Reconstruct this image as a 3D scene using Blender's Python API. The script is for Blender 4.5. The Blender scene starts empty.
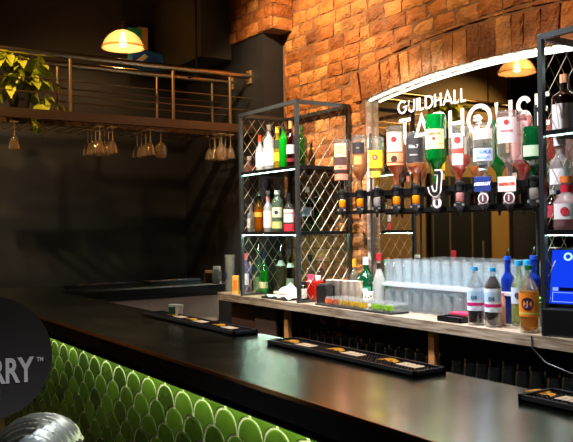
import bpy, bmesh, math, random
from mathutils import Vector, Matrix
random.seed(7)
R = math.radians; PI = math.pi
sc = bpy.context.scene
COL = sc.collection
EYE = Vector((0, 0, 1.43))

# ------------------------------------------------------------------ camera
FPX = 760.0
a, p, r = R(33.4), R(.56), R(.75)
fw = Vector((-math.cos(a)*math.cos(p), math.sin(a)*math.cos(p), math.sin(p)))
rt = fw.cross(Vector((0, 0, 1))).normalized(); up = rt.cross(fw)
rt, up = rt*math.cos(r) - up*math.sin(r), up*math.cos(r) + rt*math.sin(r)
cd = bpy.data.cameras.new('camera'); cam = bpy.data.objects.new('camera', cd); COL.objects.link(cam)
cd.sensor_width = 36; cd.lens = FPX/573*36; cd.clip_start = .02
m = Matrix((rt, up, -fw)).transposed().to_4x4(); m.translation = EYE
cam.matrix_world = m
sc.camera = cam

def ray(u, v): return fw + rt*((u-286.5)/FPX) - up*((v-221)/FPX)
def atx(u, y, v=260):          # world x on the plane y at image column u
    d = ray(u, v); return d.x*(y/d.y)
def hit(u, v, ax, val):
    d = ray(u, v); t = (val-EYE[ax])/d[ax]; return EYE + d*t

# ------------------------------------------------------------------ materials
def lin(c):
    if isinstance(c, str): c = tuple(int(c[i:i+2], 16)/255 for i in (0, 2, 4))
    return tuple(x/12.92 if x <= .04045 else ((x+.055)/1.055)**2.4 for x in c) + (1,)
MC = {}
def newmat(name):
    m = bpy.data.materials.new(name); m.use_nodes = True
    nt = m.node_tree; nt.nodes.clear()
    return m, nt, nt.nodes.new('ShaderNodeOutputMaterial')
def L(nt, a, b): nt.links.new(a, b)
def pbr(color, rough=.5, metal=0., noise=.12, scale=30., bump=0., spec=.5, bscale=None):
    key = ('p', color, rough, metal, noise, scale, bump, spec)
    if key in MC: return MC[key]
    m, nt, out = newmat('surface'); N = nt.nodes
    b = N.new('ShaderNodeBsdfPrincipled'); L(nt, b.outputs[0], out.inputs[0])
    tc = N.new('ShaderNodeTexCoord'); n = N.new('ShaderNodeTexNoise'); n.inputs['Scale'].default_value = scale
    n.inputs['Detail'].default_value = 4
    L(nt, tc.outputs['Object'], n.inputs['Vector'])
    c = lin(color)
    mx = N.new('ShaderNodeMix'); mx.data_type = 'RGBA'
    mx.inputs['A'].default_value = tuple(x*(1-noise) for x in c[:3])+(1,)
    mx.inputs['B'].default_value = tuple(min(1, x*(1+noise)) for x in c[:3])+(1,)
    L(nt, n.outputs['Fac'], mx.inputs['Factor']); L(nt, mx.outputs['Result'], b.inputs['Base Color'])
    b.inputs['Roughness'].default_value = rough; b.inputs['Metallic'].default_value = metal
    b.inputs['Specular IOR Level'].default_value = spec
    if bump:
        bp = N.new('ShaderNodeBump'); bp.inputs['Strength'].default_value = bump; bp.inputs['Distance'].default_value = .01
        L(nt, n.outputs['Fac'], bp.inputs['Height']); L(nt, bp.outputs[0], b.inputs['Normal'])
    MC[key] = m; return m
def glass(tint='f2f8f5', body=.06, bodycol=None, rough=.03):
    """thin glass: tinted transparency, fresnel gloss, a little milky body"""
    key = ('g', tint, body, bodycol, rough)
    if key in MC: return MC[key]
    m, nt, out = newmat('glass'); N = nt.nodes
    t = N.new('ShaderNodeBsdfTransparent'); t.inputs[0].default_value = lin(tint)
    g = N.new('ShaderNodeBsdfGlossy'); g.inputs['Roughness'].default_value = rough
    d = N.new('ShaderNodeBsdfTranslucent'); d.inputs[0].default_value = lin(bodycol or tint)
    d2 = N.new('ShaderNodeBsdfDiffuse'); d2.inputs[0].default_value = lin(bodycol or tint)
    dd = N.new('ShaderNodeMixShader'); L(nt, d.outputs[0], dd.inputs[1]); L(nt, d2.outputs[0], dd.inputs[2])
    m1 = N.new('ShaderNodeMixShader'); m1.inputs[0].default_value = body
    L(nt, t.outputs[0], m1.inputs[1]); L(nt, dd.outputs[0], m1.inputs[2])
    lw = N.new('ShaderNodeLayerWeight'); lw.inputs['Blend'].default_value = .35
    mr = N.new('ShaderNodeMapRange'); mr.inputs['To Min'].default_value = .05; mr.inputs['To Max'].default_value = .75
    L(nt, lw.outputs['Facing'], mr.inputs['Value'])
    m2 = N.new('ShaderNodeMixShader'); L(nt, mr.outputs[0], m2.inputs[0])
    L(nt, m1.outputs[0], m2.inputs[1]); L(nt, g.outputs[0], m2.inputs[2]); L(nt, m2.outputs[0], out.inputs[0])
    MC[key] = m; return m
def liquid(c): return glass(c, .8, c, .1)
def emit(color, s):
    key = ('e', color, s)
    if key in MC: return MC[key]
    m, nt, out = newmat('light'); e = nt.nodes.new('ShaderNodeEmission')
    e.inputs[0].default_value = lin(color); e.inputs[1].default_value = s; L(nt, e.outputs[0], out.inputs[0])
    MC[key] = m; return m

BLACK = pbr('131312', .45); BLACKM = pbr('1b1b1c', .32, .6); STEEL = pbr('c9c7c0', .38, .85); CHROME = pbr('d8d8d4', .12, 1., .03)
BRASS = pbr('b08a55', .3, 1.); WIRE = pbr('b09e82', .4, .55); WHITE = pbr('eeeeea', .5)
GOLDTUBE = pbr('b3a488', .25, 1.)
CLEAR = glass(); GREENG = glass('1f8a45', .25, '0f7a35'); FROST = glass('f4f8fa', .6, 'e8eef2', .25)

# ------------------------------------------------------------------ mesh helpers
def obj(name, bm, mat, parent=None, smooth=False):
    me = bpy.data.meshes.new(name); bm.to_mesh(me); bm.free()
    if mat: me.materials.append(mat)
    if smooth:
        for f in me.polygons: f.use_smooth = True
        try: me.set_sharp_from_angle(angle=R(40))
        except Exception: pass
    o = bpy.data.objects.new(name, me); COL.objects.link(o)
    if parent: o.parent = parent
    return o
def B(): return bmesh.new()
def box(bm, x0, x1, y0, y1, z0, z1, bevel=0.):
    vs = [bm.verts.new((x, y, z)) for x in (x0, x1) for y in (y0, y1) for z in (z0, z1)]
    q = [(0,1,3,2),(4,6,7,5),(0,4,5,1),(2,3,7,6),(0,2,6,4),(1,5,7,3)]
    fs = [bm.faces.new([vs[i] for i in f]) for f in q]
    if bevel:
        es = list({e for f in fs for e in f.edges})
        bmesh.ops.bevel(bm, geom=es, offset=bevel, segments=2, affect='EDGES', profile=.5)
    return bm
def bx(*a, **k): return box(B(), *a, **k)
def lathe(bm, prof, seg=24, a0=0, a1=2*PI, cx=0, cy=0):
    full = abs(a1-a0-2*PI) < 1e-6; n = seg if full else seg+1
    rings = []
    for rr, z in prof:
        if rr < 1e-5: rings.append([bm.verts.new((cx, cy, z))])
        else: rings.append([bm.verts.new((cx+rr*math.cos(a0+(a1-a0)*i/seg), cy+rr*math.sin(a0+(a1-a0)*i/seg), z)) for i in range(n)])
    for A, C in zip(rings, rings[1:]):
        for i in range(seg):
            j = (i+1) % n
            if len(A) == 1 and len(C) == 1: continue
            if len(A) == 1: bm.faces.new((A[0], C[j], C[i]))
            elif len(C) == 1: bm.faces.new((A[i], A[j], C[0]))
            else: bm.faces.new((A[i], A[j], C[j], C[i]))
    return bm
def tube(bm, pts, rad, seg=8):
    pts = [Vector(q) for q in pts]; rings = []
    n = len(pts); up0 = None
    for i, q in enumerate(pts):
        d = (pts[min(i+1, n-1)]-pts[max(i-1, 0)]).normalized()
        if up0 is None: up0 = d.orthogonal().normalized()
        s = (up0 - d*up0.dot(d)).normalized(); up0 = s; t = d.cross(s)
        rr = rad[i] if isinstance(rad, (list, tuple)) else rad
        rings.append([bm.verts.new(q + (s*math.cos(2*PI*k/seg) + t*math.sin(2*PI*k/seg))*rr) for k in range(seg)])
    for A, C in zip(rings, rings[1:]):
        for k in range(seg): bm.faces.new((A[k], A[(k+1) % seg], C[(k+1) % seg], C[k]))
    bm.faces.new(rings[0][::-1]); bm.faces.new(rings[-1])
    return bm
def tag(o, label=None, cat=None, group=None, kind=None):
    if label: o['label'] = label
    if cat: o['category'] = cat
    if group: o['group'] = group
    if kind: o['kind'] = kind
    return o
def thing(name, label, cat, loc=(0, 0, 0), rz=0, group=None):
    o = bpy.data.objects.new(name, None); o.empty_display_size = .05; COL.objects.link(o)
    o.location = loc; o.rotation_euler = (0, 0, rz)
    return tag(o, label, cat, group)
def struct(name, bm, mat, smooth=False, parent=None):
    o = obj(name, bm, mat, parent, smooth)
    if not parent: o['kind'] = 'structure'
    return o
def dup(root, loc, rz=None, label=None, group=None):
    r_ = root.copy(); COL.objects.link(r_); r_.location = loc
    if rz is not None: r_.rotation_euler = (0, 0, rz)
    if label: r_['label'] = label
    if group: r_['group'] = group
    for ch in list(root.children):
        c = ch.copy(); COL.objects.link(c); c.parent = r_
        for g in list(ch.children):
            d = g.copy(); COL.objects.link(d); d.parent = c
    return r_
DG = None
def text_geo(s, size, bold=0.0, squash=1.0):
    """verts (x,z) centred, faces - from Blender's own font"""
    cu = bpy.data.curves.new('t', 'FONT'); cu.body = s; cu.size = size; cu.align_x = 'CENTER'; cu.align_y = 'CENTER'
    cu.offset = bold; cu.resolution_u = 3
    o = bpy.data.objects.new('t', cu); COL.objects.link(o)
    dg = bpy.context.evaluated_depsgraph_get(); dg.update()
    me = bpy.data.meshes.new_from_object(o.evaluated_get(dg))
    vs = [(v.co.x*squash, v.co.y) for v in me.vertices]; fs = [tuple(q.vertices) for q in me.polygons]
    bpy.data.objects.remove(o); bpy.data.curves.remove(cu); bpy.data.meshes.remove(me)
    return vs, fs
def add_geo(bm, geo, fn):
    vs, fs = geo; V = [bm.verts.new(fn(x, z)) for x, z in vs]
    for f in fs:
        try: bm.faces.new([V[i] for i in f])
        except ValueError: pass
    return bm
def cyl_text(bm, s, size, rad, zc, bold=0., ang=0., squash=1.):
    def fn(x, z):
        t = x/rad+ang; return (rad*math.sin(t), -rad*math.cos(t), zc+z)
    return add_geo(bm, text_geo(s, size, bold, squash), fn)

# geometric sans strokes for the big lettering (unit height)
def arc(cx, cy, rx, ry, a0, a1, n=14): return [(cx+rx*math.cos(R(a0+(a1-a0)*i/n)), cy+ry*math.sin(R(a0+(a1-a0)*i/n))) for i in range(n+1)]
GLY = {
 'G': (.92, [arc(.47, .5, .42, .45, 45, 360)+[(.55, .5)]]),
 'U': (.68, [[(.07, .95), (.07, .35)]+arc(.34, .35, .27, .3, 180, 360)+[(.61, .95)]]),
 'I': (.14, [[(.07, .03), (.07, .97)]]),
 'L': (.46, [[(.07, .97), (.07, .07), (.44, .07)]]),
 'D': (.75, [[(.07, .07), (.07, .93), (.3, .93)]+arc(.3, .5, .4, .43, 90, -90)+[(.07, .07)]]),
 'H': (.68, [[(.07, .03), (.07, .97)], [(.61, .03), (.61, .97)], [(.07, .5), (.61, .5)]]),
 'A': (.82, [[(.03, .03), (.41, .95), (.79, .03)], [(.18, .3), (.64, .3)]]),
 'T': (.62, [[(.02, .93), (.6, .93)], [(.31, .93), (.31, .03)]]),
 'P': (.6, [[(.07, .03), (.07, .93), (.3, .93)]+arc(.3, .7, .24, .23, 90, -90)+[(.07, .47)]]),
 'O': (1.0, [arc(.5, .5, .45, .45, 90, 450, 28)]),
 'S': (.56, [arc(.29, .71, .2, .22, 20, 270, 12)+arc(.27, .28, .22, .22, 90, -160, 12)[0:]]),
 'E': (.52, [[(.5, .93), (.07, .93), (.07, .07), (.5, .07)], [(.07, .5), (.44, .5)]]),
}
def stroke(bm, pts, w, fn, th):
    n = len(pts); Ls = []; Rs = []
    for i, (x, y) in enumerate(pts):
        def nrm(a, b):
            dx, dy = b[0]-a[0], b[1]-a[1]; l = math.hypot(dx, dy) or 1; return (-dy/l, dx/l)
        if i == 0: nx, ny = nrm(pts[0], pts[1]); k = 1
        elif i == n-1: nx, ny = nrm(pts[-2], pts[-1]); k = 1
        else:
            a_, b_ = nrm(pts[i-1], pts[i]), nrm(pts[i], pts[i+1])
            nx, ny = a_[0]+b_[0], a_[1]+b_[1]; l = math.hypot(nx, ny) or 1; nx /= l; ny /= l
            k = min(2.2, 1/max(.3, nx*a_[0]+ny*a_[1]))
        Ls.append((x+nx*w/2*k, y+ny*w/2*k)); Rs.append((x-nx*w/2*k, y-ny*w/2*k))
    for d in (0, th):
        A = [bm.verts.new(fn(*q, d)) for q in Ls]; C = [bm.verts.new(fn(*q, d)) for q in Rs]
        for i in range(n-1): bm.faces.new((A[i], A[i+1], C[i+1], C[i]))
def word(bm, s, w, x0, x1, z, h, y, th=.003, wt=.17):
    tot = sum(GLY[c][0] for c in s)+.13*(len(s)-1); sx = (x1-x0)/tot; X = 0
    for c in s:
        gw, st = GLY[c]
        for pl in st: stroke(bm, pl, wt, lambda px, pz, d, X=X: (x0+(X+px)*sx, y-d, z+pz*h), th)
        X += gw+.13

# ------------------------------------------------------------------ room
CEIL = 3.55; WY = 3.40; MY = 3.45
paint = pbr('1c1e22', .6, 0, .25, 6, .1)
struct('floor', bx(-8, 4, -4, 3.7, -.1, 0), pbr('2a231d', .5, 0, .3, 8, .1))
struct('ceiling', bx(-8, 4, -4, 3.7, CEIL, CEIL+.1), pbr('1b1a18', .7))
struct('wall_front', bx(-8, 4, -4.1, -4, 0, CEIL), paint)
struct('wall_right', bx(4, 4.1, -4, 3.7, 0, CEIL), paint)
struct('wall_behind', bx(-8, 4, 3.52, 3.7, 0, CEIL), BLACK)
struct('wall_left', bx(-6.7, -6.6, -4, 3.52, 0, CEIL), paint)
# tan lining of the customers' end of the left wall, seen in the bar mirror
struct('wall_panel', bx(-6.6, -6.57, -.85, 1.38, 0, CEIL-.002), pbr('8c6c38', .6, 0, .1, 4))
struct('wall_panel', bx(-6.6, -6.5, -1.8, -.85, 0, CEIL-.002), pbr('1d1e24', .6))
d = struct('door_1', bx(-6.57, -6.53, -.44, .54, .01, 2.03), pbr('1a1a1c', .4))
obj('door_handle', tube(B(), [(-6.515, -.3, .95), (-6.515, -.3, 1.25)], .012), STEEL, d)
for yy_ in (.53, .25, -.13): obj('brass_strip', bx(-6.53, -6.524, yy_-.012, yy_+.012, .02, 2.02), pbr('8f8468', .3, .6), d)
struct('trim_1', bx(-6.57, -6.52, .54, .57, 0, 2.06), BLACK); struct('trim_2', bx(-6.57, -6.52, -.47, -.44, 0, 2.06), BLACK)

def ztube(x): return 2.386 - .0745*(x+3.1)**2
def zarch(x): return 2.400 - .0745*(x+3.1)**2
XJ0, XJ1 = -4.12, -1.62                       # recess jambs
# ---- brick wall: rough bricks, one mesh
def brick_mat():
    m, nt, out = newmat('brick'); N = nt.nodes
    b = N.new('ShaderNodeBsdfPrincipled'); L(nt, b.outputs[0], out.inputs[0])
    at = N.new('ShaderNodeAttribute'); at.attribute_name = 'tone'
    tc = N.new('ShaderNodeTexCoord'); n = N.new('ShaderNodeTexNoise'); n.inputs['Scale'].default_value = 14; n.inputs['Detail'].default_value = 8
    L(nt, tc.outputs['Object'], n.inputs['Vector'])
    cr = N.new('ShaderNodeValToRGB'); e = cr.color_ramp.elements
    e[0].color = lin('7a4018'); e[0].position = .12; e[1].color = lin('e2a45e'); e[1].position = .9
    k = e.new(.5); k.color = lin('bc7434')
    ad = N.new('ShaderNodeMath'); ad.operation = 'MULTIPLY_ADD'; ad.inputs[1].default_value = .45
    L(nt, n.outputs['Fac'], ad.inputs[0])
    m2 = N.new('ShaderNodeMath'); m2.operation = 'MULTIPLY'; m2.inputs[1].default_value = .55
    L(nt, at.outputs['Fac'], m2.inputs[0]); L(nt, m2.outputs[0], ad.inputs[2])
    L(nt, ad.outputs[0], cr.inputs[0])
    n3 = N.new('ShaderNodeTexNoise'); n3.inputs['Scale'].default_value = 3.3; n3.inputs['Detail'].default_value = 5
    L(nt, tc.outputs['Object'], n3.inputs['Vector'])
    r3 = N.new('ShaderNodeMapRange'); r3.inputs['From Min'].default_value = .35; r3.inputs['From Max'].default_value = .6
    r3.inputs['To Min'].default_value = .42; L(nt, n3.outputs['Fac'], r3.inputs['Value'])
    mx = N.new('ShaderNodeMix'); mx.data_type = 'RGBA'; mx.blend_type = 'MULTIPLY'; mx.inputs['Factor'].default_value = 1
    L(nt, cr.outputs[0], mx.inputs['A']); L(nt, r3.outputs[0], mx.inputs['B']); L(nt, mx.outputs['Result'], b.inputs['Base Color'])
    b.inputs['Roughness'].default_value = .62
    n2 = N.new('ShaderNodeTexNoise'); n2.inputs['Scale'].default_value = 70; n2.inputs['Detail'].default_value = 6
    L(nt, tc.outputs['Object'], n2.inputs['Vector'])
    bp = N.new('ShaderNodeBump'); bp.inputs['Strength'].default_value = .9; bp.inputs['Distance'].default_value = .012
    L(nt, n2.outputs['Fac'], bp.inputs['Height']); L(nt, bp.outputs[0], b.inputs['Normal'])
    return m
BRICK = brick_mat(); MORTAR = pbr('7a5638', .9, 0, .4, 25, .5)
brick_ranges = []
def brick(bm, lay, fn, u0, u1, v0, v1, t=.02, n=4):
    """a rough brick face: fn(u, v, depth)->xyz ; depth >0 towards the room"""
    tone = random.random(); off = random.uniform(-.004, .006); k = {}
    gj = .0045
    for i in range(n+1):
        for j in range(n+1):
            s, q = i/n, j/n
            edge = i in (0, n) or j in (0, n)
            U = u0+gj+(u1-u0-2*gj)*s+random.uniform(-.003, .003); V = v0+gj+(v1-v0-2*gj)*q+random.uniform(-.003, .003)
            D = t+off+random.uniform(-.0045, .0045)-(.009 if edge else 0)
            k[i, j] = bm.verts.new(fn(U, V, D))
    fs = [bm.faces.new((k[i, j], k[i+1, j], k[i+1, j+1], k[i, j+1])) for i in range(n) for j in range(n)]
    ring = [(i, 0) for i in range(n)]+[(n, j) for j in range(n)]+[(i, n) for i in range(n, 0, -1)]+[(0, j) for j in range(n, 0, -1)]
    bk = []
    for i, j in ring:
        s, q = i/n, j/n
        bk.append(bm.verts.new(fn(u0+gj+(u1-u0-2*gj)*s, v0+gj+(v1-v0-2*gj)*q, 0)))
    for a_ in range(len(ring)):
        b_ = (a_+1) % len(ring); fs.append(bm.faces.new((k[ring[b_]], k[ring[a_]], bk[a_], bk[b_])))
    for f in fs: f[lay] = tone
VH = .225                                      # voussoir height
bm = B(); lay = bm.faces.layers.float.new('tone')
wf = lambda u, v, dd: (u, WY-dd, v)
bw, bh = .185, .098
z = .0; row = 0
while z < CEIL-.01:
    z1 = min(z+bh, CEIL)
    x = -5.2 + (0 if row % 2 else -bw/2)
    while x < 0.4:
        w = bw*random.choice((1, 1, 1, .95, 1.05, .55)); xa, xb = x, x+w; x += w
        if xb < -5.12: continue
        xa = max(xa, -5.12)
        if XJ0-.0 < xb and xa < XJ1:           # clear of the recess and its ring of voussoirs
            top = max(zarch(max(XJ0, min(XJ1, xa))), zarch(max(XJ0, min(XJ1, xb))))+VH
            if z1 <= top+.004:
                if z1 < 2.32 and xa < XJ0-.04: xb = XJ0
                elif z1 < 2.32 and xb > XJ1+.04: xa = XJ1
                else: continue
                brick(bm, lay, wf, xa, xb, z, z1); continue
            if z < top:
                fa = lambda u, v, dd, z=z, z1=z1: (u, WY-dd, max(v, min(z1-.008, zarch(max(XJ0, min(XJ1, u)))+VH+.004)))
                if z1-top > .012: brick(bm, lay, fa, xa, xb, z, z1)
                continue
        brick(bm, lay, wf, xa, xb, z, z1)
    z = z1; row += 1
x = XJ0-.12
while x < XJ1+.12:                             # soldier ring over the arch
    w = .1*random.uniform(.75, 1.25); x1 = x+w; vh_ = VH*random.uniform(.86, .99)
    def fv(u, v, dd):
        uc = max(XJ0-.05, min(XJ1+.05, u)); s = (u+3.1)*.15
        return (u+s*(v), WY-dd-.004, zarch(uc)+v*(1-.01))
    brick(bm, lay, fv, x, x1, 0, vh_, .016+random.uniform(0, .016), 6)
    x = x1
# jambs (face +x on the left): brick with the strip's pale pink glow put into its colour
wb = struct('wall_back', bm, BRICK)
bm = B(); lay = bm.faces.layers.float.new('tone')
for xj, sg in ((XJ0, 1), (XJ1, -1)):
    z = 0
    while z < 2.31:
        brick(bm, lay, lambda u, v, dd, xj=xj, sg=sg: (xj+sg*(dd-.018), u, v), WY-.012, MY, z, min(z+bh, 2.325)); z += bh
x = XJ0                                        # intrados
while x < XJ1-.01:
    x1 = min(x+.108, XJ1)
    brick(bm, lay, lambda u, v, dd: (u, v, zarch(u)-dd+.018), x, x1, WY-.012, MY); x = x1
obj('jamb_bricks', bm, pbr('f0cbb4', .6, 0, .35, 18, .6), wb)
bm = B()                                       # mortar bed behind the bricks with the recess left open
def mquad(pts): bm.faces.new([bm.verts.new(q) for q in pts])
yq = WY-.010
mquad([(-5.2, yq, 0), (XJ0, yq, 0), (XJ0, yq, CEIL), (-5.2, yq, CEIL)])
mquad([(XJ1, yq, 0), (.4, yq, 0), (.4, yq, CEIL), (XJ1, yq, CEIL)])
n = 24
for i in range(n):
    xa = XJ0+(XJ1-XJ0)*i/n; xb = XJ0+(XJ1-XJ0)*(i+1)/n
    mquad([(xa, yq, zarch(xa)), (xb, yq, zarch(xb)), (xb, yq, CEIL), (xa, yq, CEIL)])
    mquad([(xa, yq, zarch(xa)), (xb, yq, zarch(xb)), (xb, MY+.02, zarch(xb)), (xa, MY+.02, zarch(xa))])
obj('mortar', bm, MORTAR, wb)
bm = B()
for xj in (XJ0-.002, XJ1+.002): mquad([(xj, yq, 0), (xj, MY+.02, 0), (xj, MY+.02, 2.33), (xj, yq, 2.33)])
obj('jamb_mortar', bm, pbr('cfa890', .8, 0, .2, 20, .4), wb)  # mortar paled too, so the jamb looks lit by the strip
struct('wall_back_right', bx(.4, 4, WY, 3.52, 0, CEIL), paint)
# dark corner: black boxed wall, brick pier head above it, bulkhead
struct('wall_corner', bx(-6.6, -5.16, 3.2, 3.52, 0, 3.0), paint)
bm = B(); lay = bm.faces.layers.float.new('tone'); PX = -4.99; PY = 3.17
z = 3.0
row = 0
while z < CEIL-.01:
    z1 = min(z+bh, CEIL); x = -5.75-(row % 2)*.09
    while x < PX-.01:
        x1 = min(x+bw, PX); brick(bm, lay, lambda u, v, dd: (u, PY-dd+.02, v), x, x1, z, z1, .02); x = x1
    brick(bm, lay, lambda u, v, dd: (PX+dd-.02, u, v), PY, WY-.02, z, z1, .02)
    z = z1; row += 1
pr = struct('pier', bm, BRICK)
obj('mortar', bx(-5.75, PX-.012, PY+.012, WY, 3.0, CEIL), MORTAR, pr)
bk = hit(201, 56, 1, 2.9)
struct('bulkhead', bx(-6.6, bk.x, 2.9, 3.19, bk.z, CEIL), pbr('3a372c', .7, 0, .3, 5))
# skirting along the customers' side
struct('baseboard_left', bx(-6.57, -6.55, -3.9, -1.85, 0, .12), BLACK)

# ---- mirror with vinyl lettering
bm = B(); pts = [(XJ0, MY, .925), (XJ1, MY, .925)]
for i in range(25):
    x = XJ1+(XJ0-XJ1)*i/24; pts.append((x, MY, zarch(x)-.004))
fr = [bm.verts.new(q) for q in pts]; bk_ = [bm.verts.new((q[0], MY+.012, q[2])) for q in pts]
bm.faces.new(fr); bm.faces.new(bk_[::-1])
for i in range(len(fr)): j = (i+1) % len(fr); bm.faces.new((fr[j], fr[i], bk_[i], bk_[j]))
mi = obj('mirror', bm, pbr('d9d6cc', .02, 1., .0)); tag(mi, 'large arched mirror with white lettering set in the brick recess behind the bar', 'mirror')
WT = pbr('d6d2c4', .5, 0, .02)
tx0, tx1 = hit(398, 106, 1, MY).x, hit(466, 95, 1, MY).x
bm = B(); zz0 = hit(465, 101.5, 1, MY).z; h1 = hit(464, 87.5, 1, MY).z-zz0
word(bm, 'GUILDHALL', 1, tx0, tx1, zz0, h1, MY-.001, .001, .15)
tx0, tx1 = hit(399, 125, 1, MY).x, hit(550, 100, 1, MY).x
zz1 = hit(545, 125, 1, MY).z; h2 = hit(545, 92, 1, MY).z-zz1
word(bm, 'TAPHOUSE', 1, tx0, tx1, zz1, h2, MY-.001, .001, .14)
# small emblem inside the O
gx = hit(478, 122, 1, MY); sz = h2*.42
for pl in ([(-.4, .45), (.1, .5), (.35, .25), (.1, .02), (-.3, .02)], [(-.3, .02), (.2, -.05), (.1, -.45), (-.35, -.4)], [(-.45, .2), (.2, .22)]):
    stroke(bm, pl, .17, lambda px, pz, dd: (gx.x+px*sz, MY-.002-dd, gx.z+pz*sz), .002)
obj('lettering', bm, WT, mi)

# ---- LED arch tube
bm = B(); tube(bm, [(XJ0+.03+(XJ1-XJ0-.06)*i/40, WY+.006, ztube(XJ0+.03+(XJ1-XJ0-.06)*i/40)) for i in range(41)], .0075, 8)
tag(obj('light_strip', bm, emit('e6fff4', 9), smooth=True), 'glowing white light strip following the curve of the brick arch', 'light')

# ------------------------------------------------------------------ back counter
CT = .92
bt = B(); lo_ = [(-5.46, 2.9), (-.6, 2.9), (-.6, MY), (-5.15, MY), (-5.15, 3.19), (-5.46, 3.19)]
l0 = [bt.verts.new((x, y, CT-.055)) for x, y in lo_]; l1 = [bt.verts.new((x, y, CT)) for x, y in lo_]
bt.faces.new(l0[::-1]); bt.faces.new(l1)
for i in range(6): j = (i+1) % 6; bt.faces.new((l0[i], l0[j], l1[j], l1[i]))
cm, nt, out = newmat('counter'); N = nt.nodes
b = N.new('ShaderNodeBsdfPrincipled'); L(nt, b.outputs[0], out.inputs[0])
tc = N.new('ShaderNodeTexCoord'); mp = N.new('ShaderNodeMapping'); mp.inputs['Scale'].default_value = (2, 14, 30); L(nt, tc.outputs['Object'], mp.inputs[0])
nn = N.new('ShaderNodeTexNoise'); nn.inputs['Scale'].default_value = 3; nn.inputs['Detail'].default_value = 8; L(nt, mp.outputs[0], nn.inputs['Vector'])
cr = N.new('ShaderNodeValToRGB'); cr.color_ramp.elements[0].color = lin('66523e'); cr.color_ramp.elements[0].position = .3
cr.color_ramp.elements[1].color = lin('b8aa94'); cr.color_ramp.elements[1].position = .7
L(nt, nn.outputs['Fac'], cr.inputs[0]); L(nt, cr.outputs[0], b.inputs['Base Color']); b.inputs['Roughness'].default_value = .4
bc = thing('back_counter', 'long weathered wooden back counter below the brick arch carrying bottles and glasses', 'counter', (-3, 3.2, 0))
def kid(name, bm, mat, parent, smooth=False):      # geometry given in world space, parent unrotated
    for v in bm.verts: v.co -= parent.location
    return obj(name, bm, mat, parent, smooth)
kid('worktop', bt, cm, bc)
PW = pbr('b07a45', .55, 0, .2, 12)
for x in (-4.47, -3.03, -1.65): kid('upright', bx(x-.022, x+.022, 2.93, 2.965, 0, CT-.055), PW, bc)
kid('back_panel', bx(-5.14, -.6, 3.38, 3.395, 0, CT-.055), pbr('23262f', .35), bc)
kid('shelf', bx(-4.45, -.6, 2.97, 3.38, .555, .575), pbr('1d1e22', .35), bc)
kid('cabinet_door', bx(-5.28, -4.93, 2.95, 2.97, .05, CT-.055), pbr('4c3427', .5), bc)
kid('cabinet_door', bx(-4.91, -4.62, 2.94, 2.96, .05, CT-.055), pbr('4b3a33', .45), bc)
kid('plinth', bx(-5.28, -.6, 2.98, 3.0, 0, .1), BLACK, bc)
bm = tube(B(), [(-2.33, 2.893, .915), (-2.32, 2.885, .86), (-2.26, 2.90, .80), (-2.12, 2.9, .77), (-2.0, 2.92, .80), (-1.96, 2.95, .6)], .004, 6)
tag(obj('power_cable', bm, BLACK, smooth=True), 'thin black cable looping over the counter edge below the till', 'cable')

# ------------------------------------------------------------------ front bar
BT = 1.05; BY0, BY1 = .953, 1.44; RX0, RX1 = -5.28, -4.78; RY = 2.62
bar = thing('bar_counter', 'long L-shaped bar with dark metal top and green scalloped tile front', 'bar', (-2.5, 1.2, 0))
def bar_top_mat():
    m, nt, out = newmat('metal_top'); N = nt.nodes
    b = N.new('ShaderNodeBsdfPrincipled'); L(nt, b.outputs[0], out.inputs[0])
    tc = N.new('ShaderNodeTexCoord'); n = N.new('ShaderNodeTexNoise'); n.inputs['Scale'].default_value = 3.2; n.inputs['Detail'].default_value = 6
    L(nt, tc.outputs['Object'], n.inputs['Vector'])
    cr = N.new('ShaderNodeValToRGB'); e = cr.color_ramp.elements
    e[0].color = lin('84908a'); e[0].position = .3; e[1].color = lin('acc0b4'); e[1].position = .72
    k = e.new(.5); k.color = lin('98a8a0')
    L(nt, n.outputs['Fac'], cr.inputs[0]); L(nt, cr.outputs[0], b.inputs['Base Color'])
    b.inputs['Metallic'].default_value = 1.
    n2 = N.new('ShaderNodeTexNoise'); n2.inputs['Scale'].default_value = 9; n2.inputs['Detail'].default_value = 8
    L(nt, tc.outputs['Object'], n2.inputs['Vector'])
    mr = N.new('ShaderNodeMapRange'); mr.inputs['To Min'].default_value = .12; mr.inputs['To Max'].default_value = .26
    L(nt, n2.outputs['Fac'], mr.inputs['Value']); L(nt, mr.outputs[0], b.inputs['Roughness'])
    bp = N.new('ShaderNodeBump'); bp.inputs['Strength'].default_value = .06; bp.inputs['Distance'].default_value = .004
    L(nt, n.outputs['Fac'], bp.inputs['Height']); L(nt, bp.outputs[0], b.inputs['Normal'])
    return m
bm = B()
def ngon_prism(bm, pts, z0, z1):
    lo = [bm.verts.new((x, y, z0)) for x, y in pts]; hi = [bm.verts.new((x, y, z1)) for x, y in pts]
    bm.faces.new(lo[::-1]); bm.faces.new(hi)
    for i in range(len(pts)): j = (i+1) % len(pts); bm.faces.new((lo[i], lo[j], hi[j], hi[i]))
Lpts = [(RX0, BY0+.004), (.9, BY0+.004), (.9, BY1), (RX1, BY1), (RX1, RY), (RX0, RY)]
ngon_prism(bm, Lpts, BT-.012, BT); kid('worktop', bm, bar_top_mat(), bar)
kid('edge_strip', bx(RX0, .9, BY0-.001, BY0+.004, BT-.010, BT+.0005), pbr('c08a5a', .25, 1.), bar)
bm = B(); box(bm, RX0, .9, BY0, BY0+.03, BT-.075, BT-.012); box(bm, RX0, .9, BY0, 1.13, BT-.08, BT-.062)
box(bm, RX1-.03, RX1, BY1, RY, BT-.06, BT-.012); box(bm, RX1, .9, BY1-.03, BY1, BT-.07, BT-.012)
kid('fascia', bm, pbr('101115', .6, 0, .1, 10, 0, .2), bar)
TY = 1.12
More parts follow.
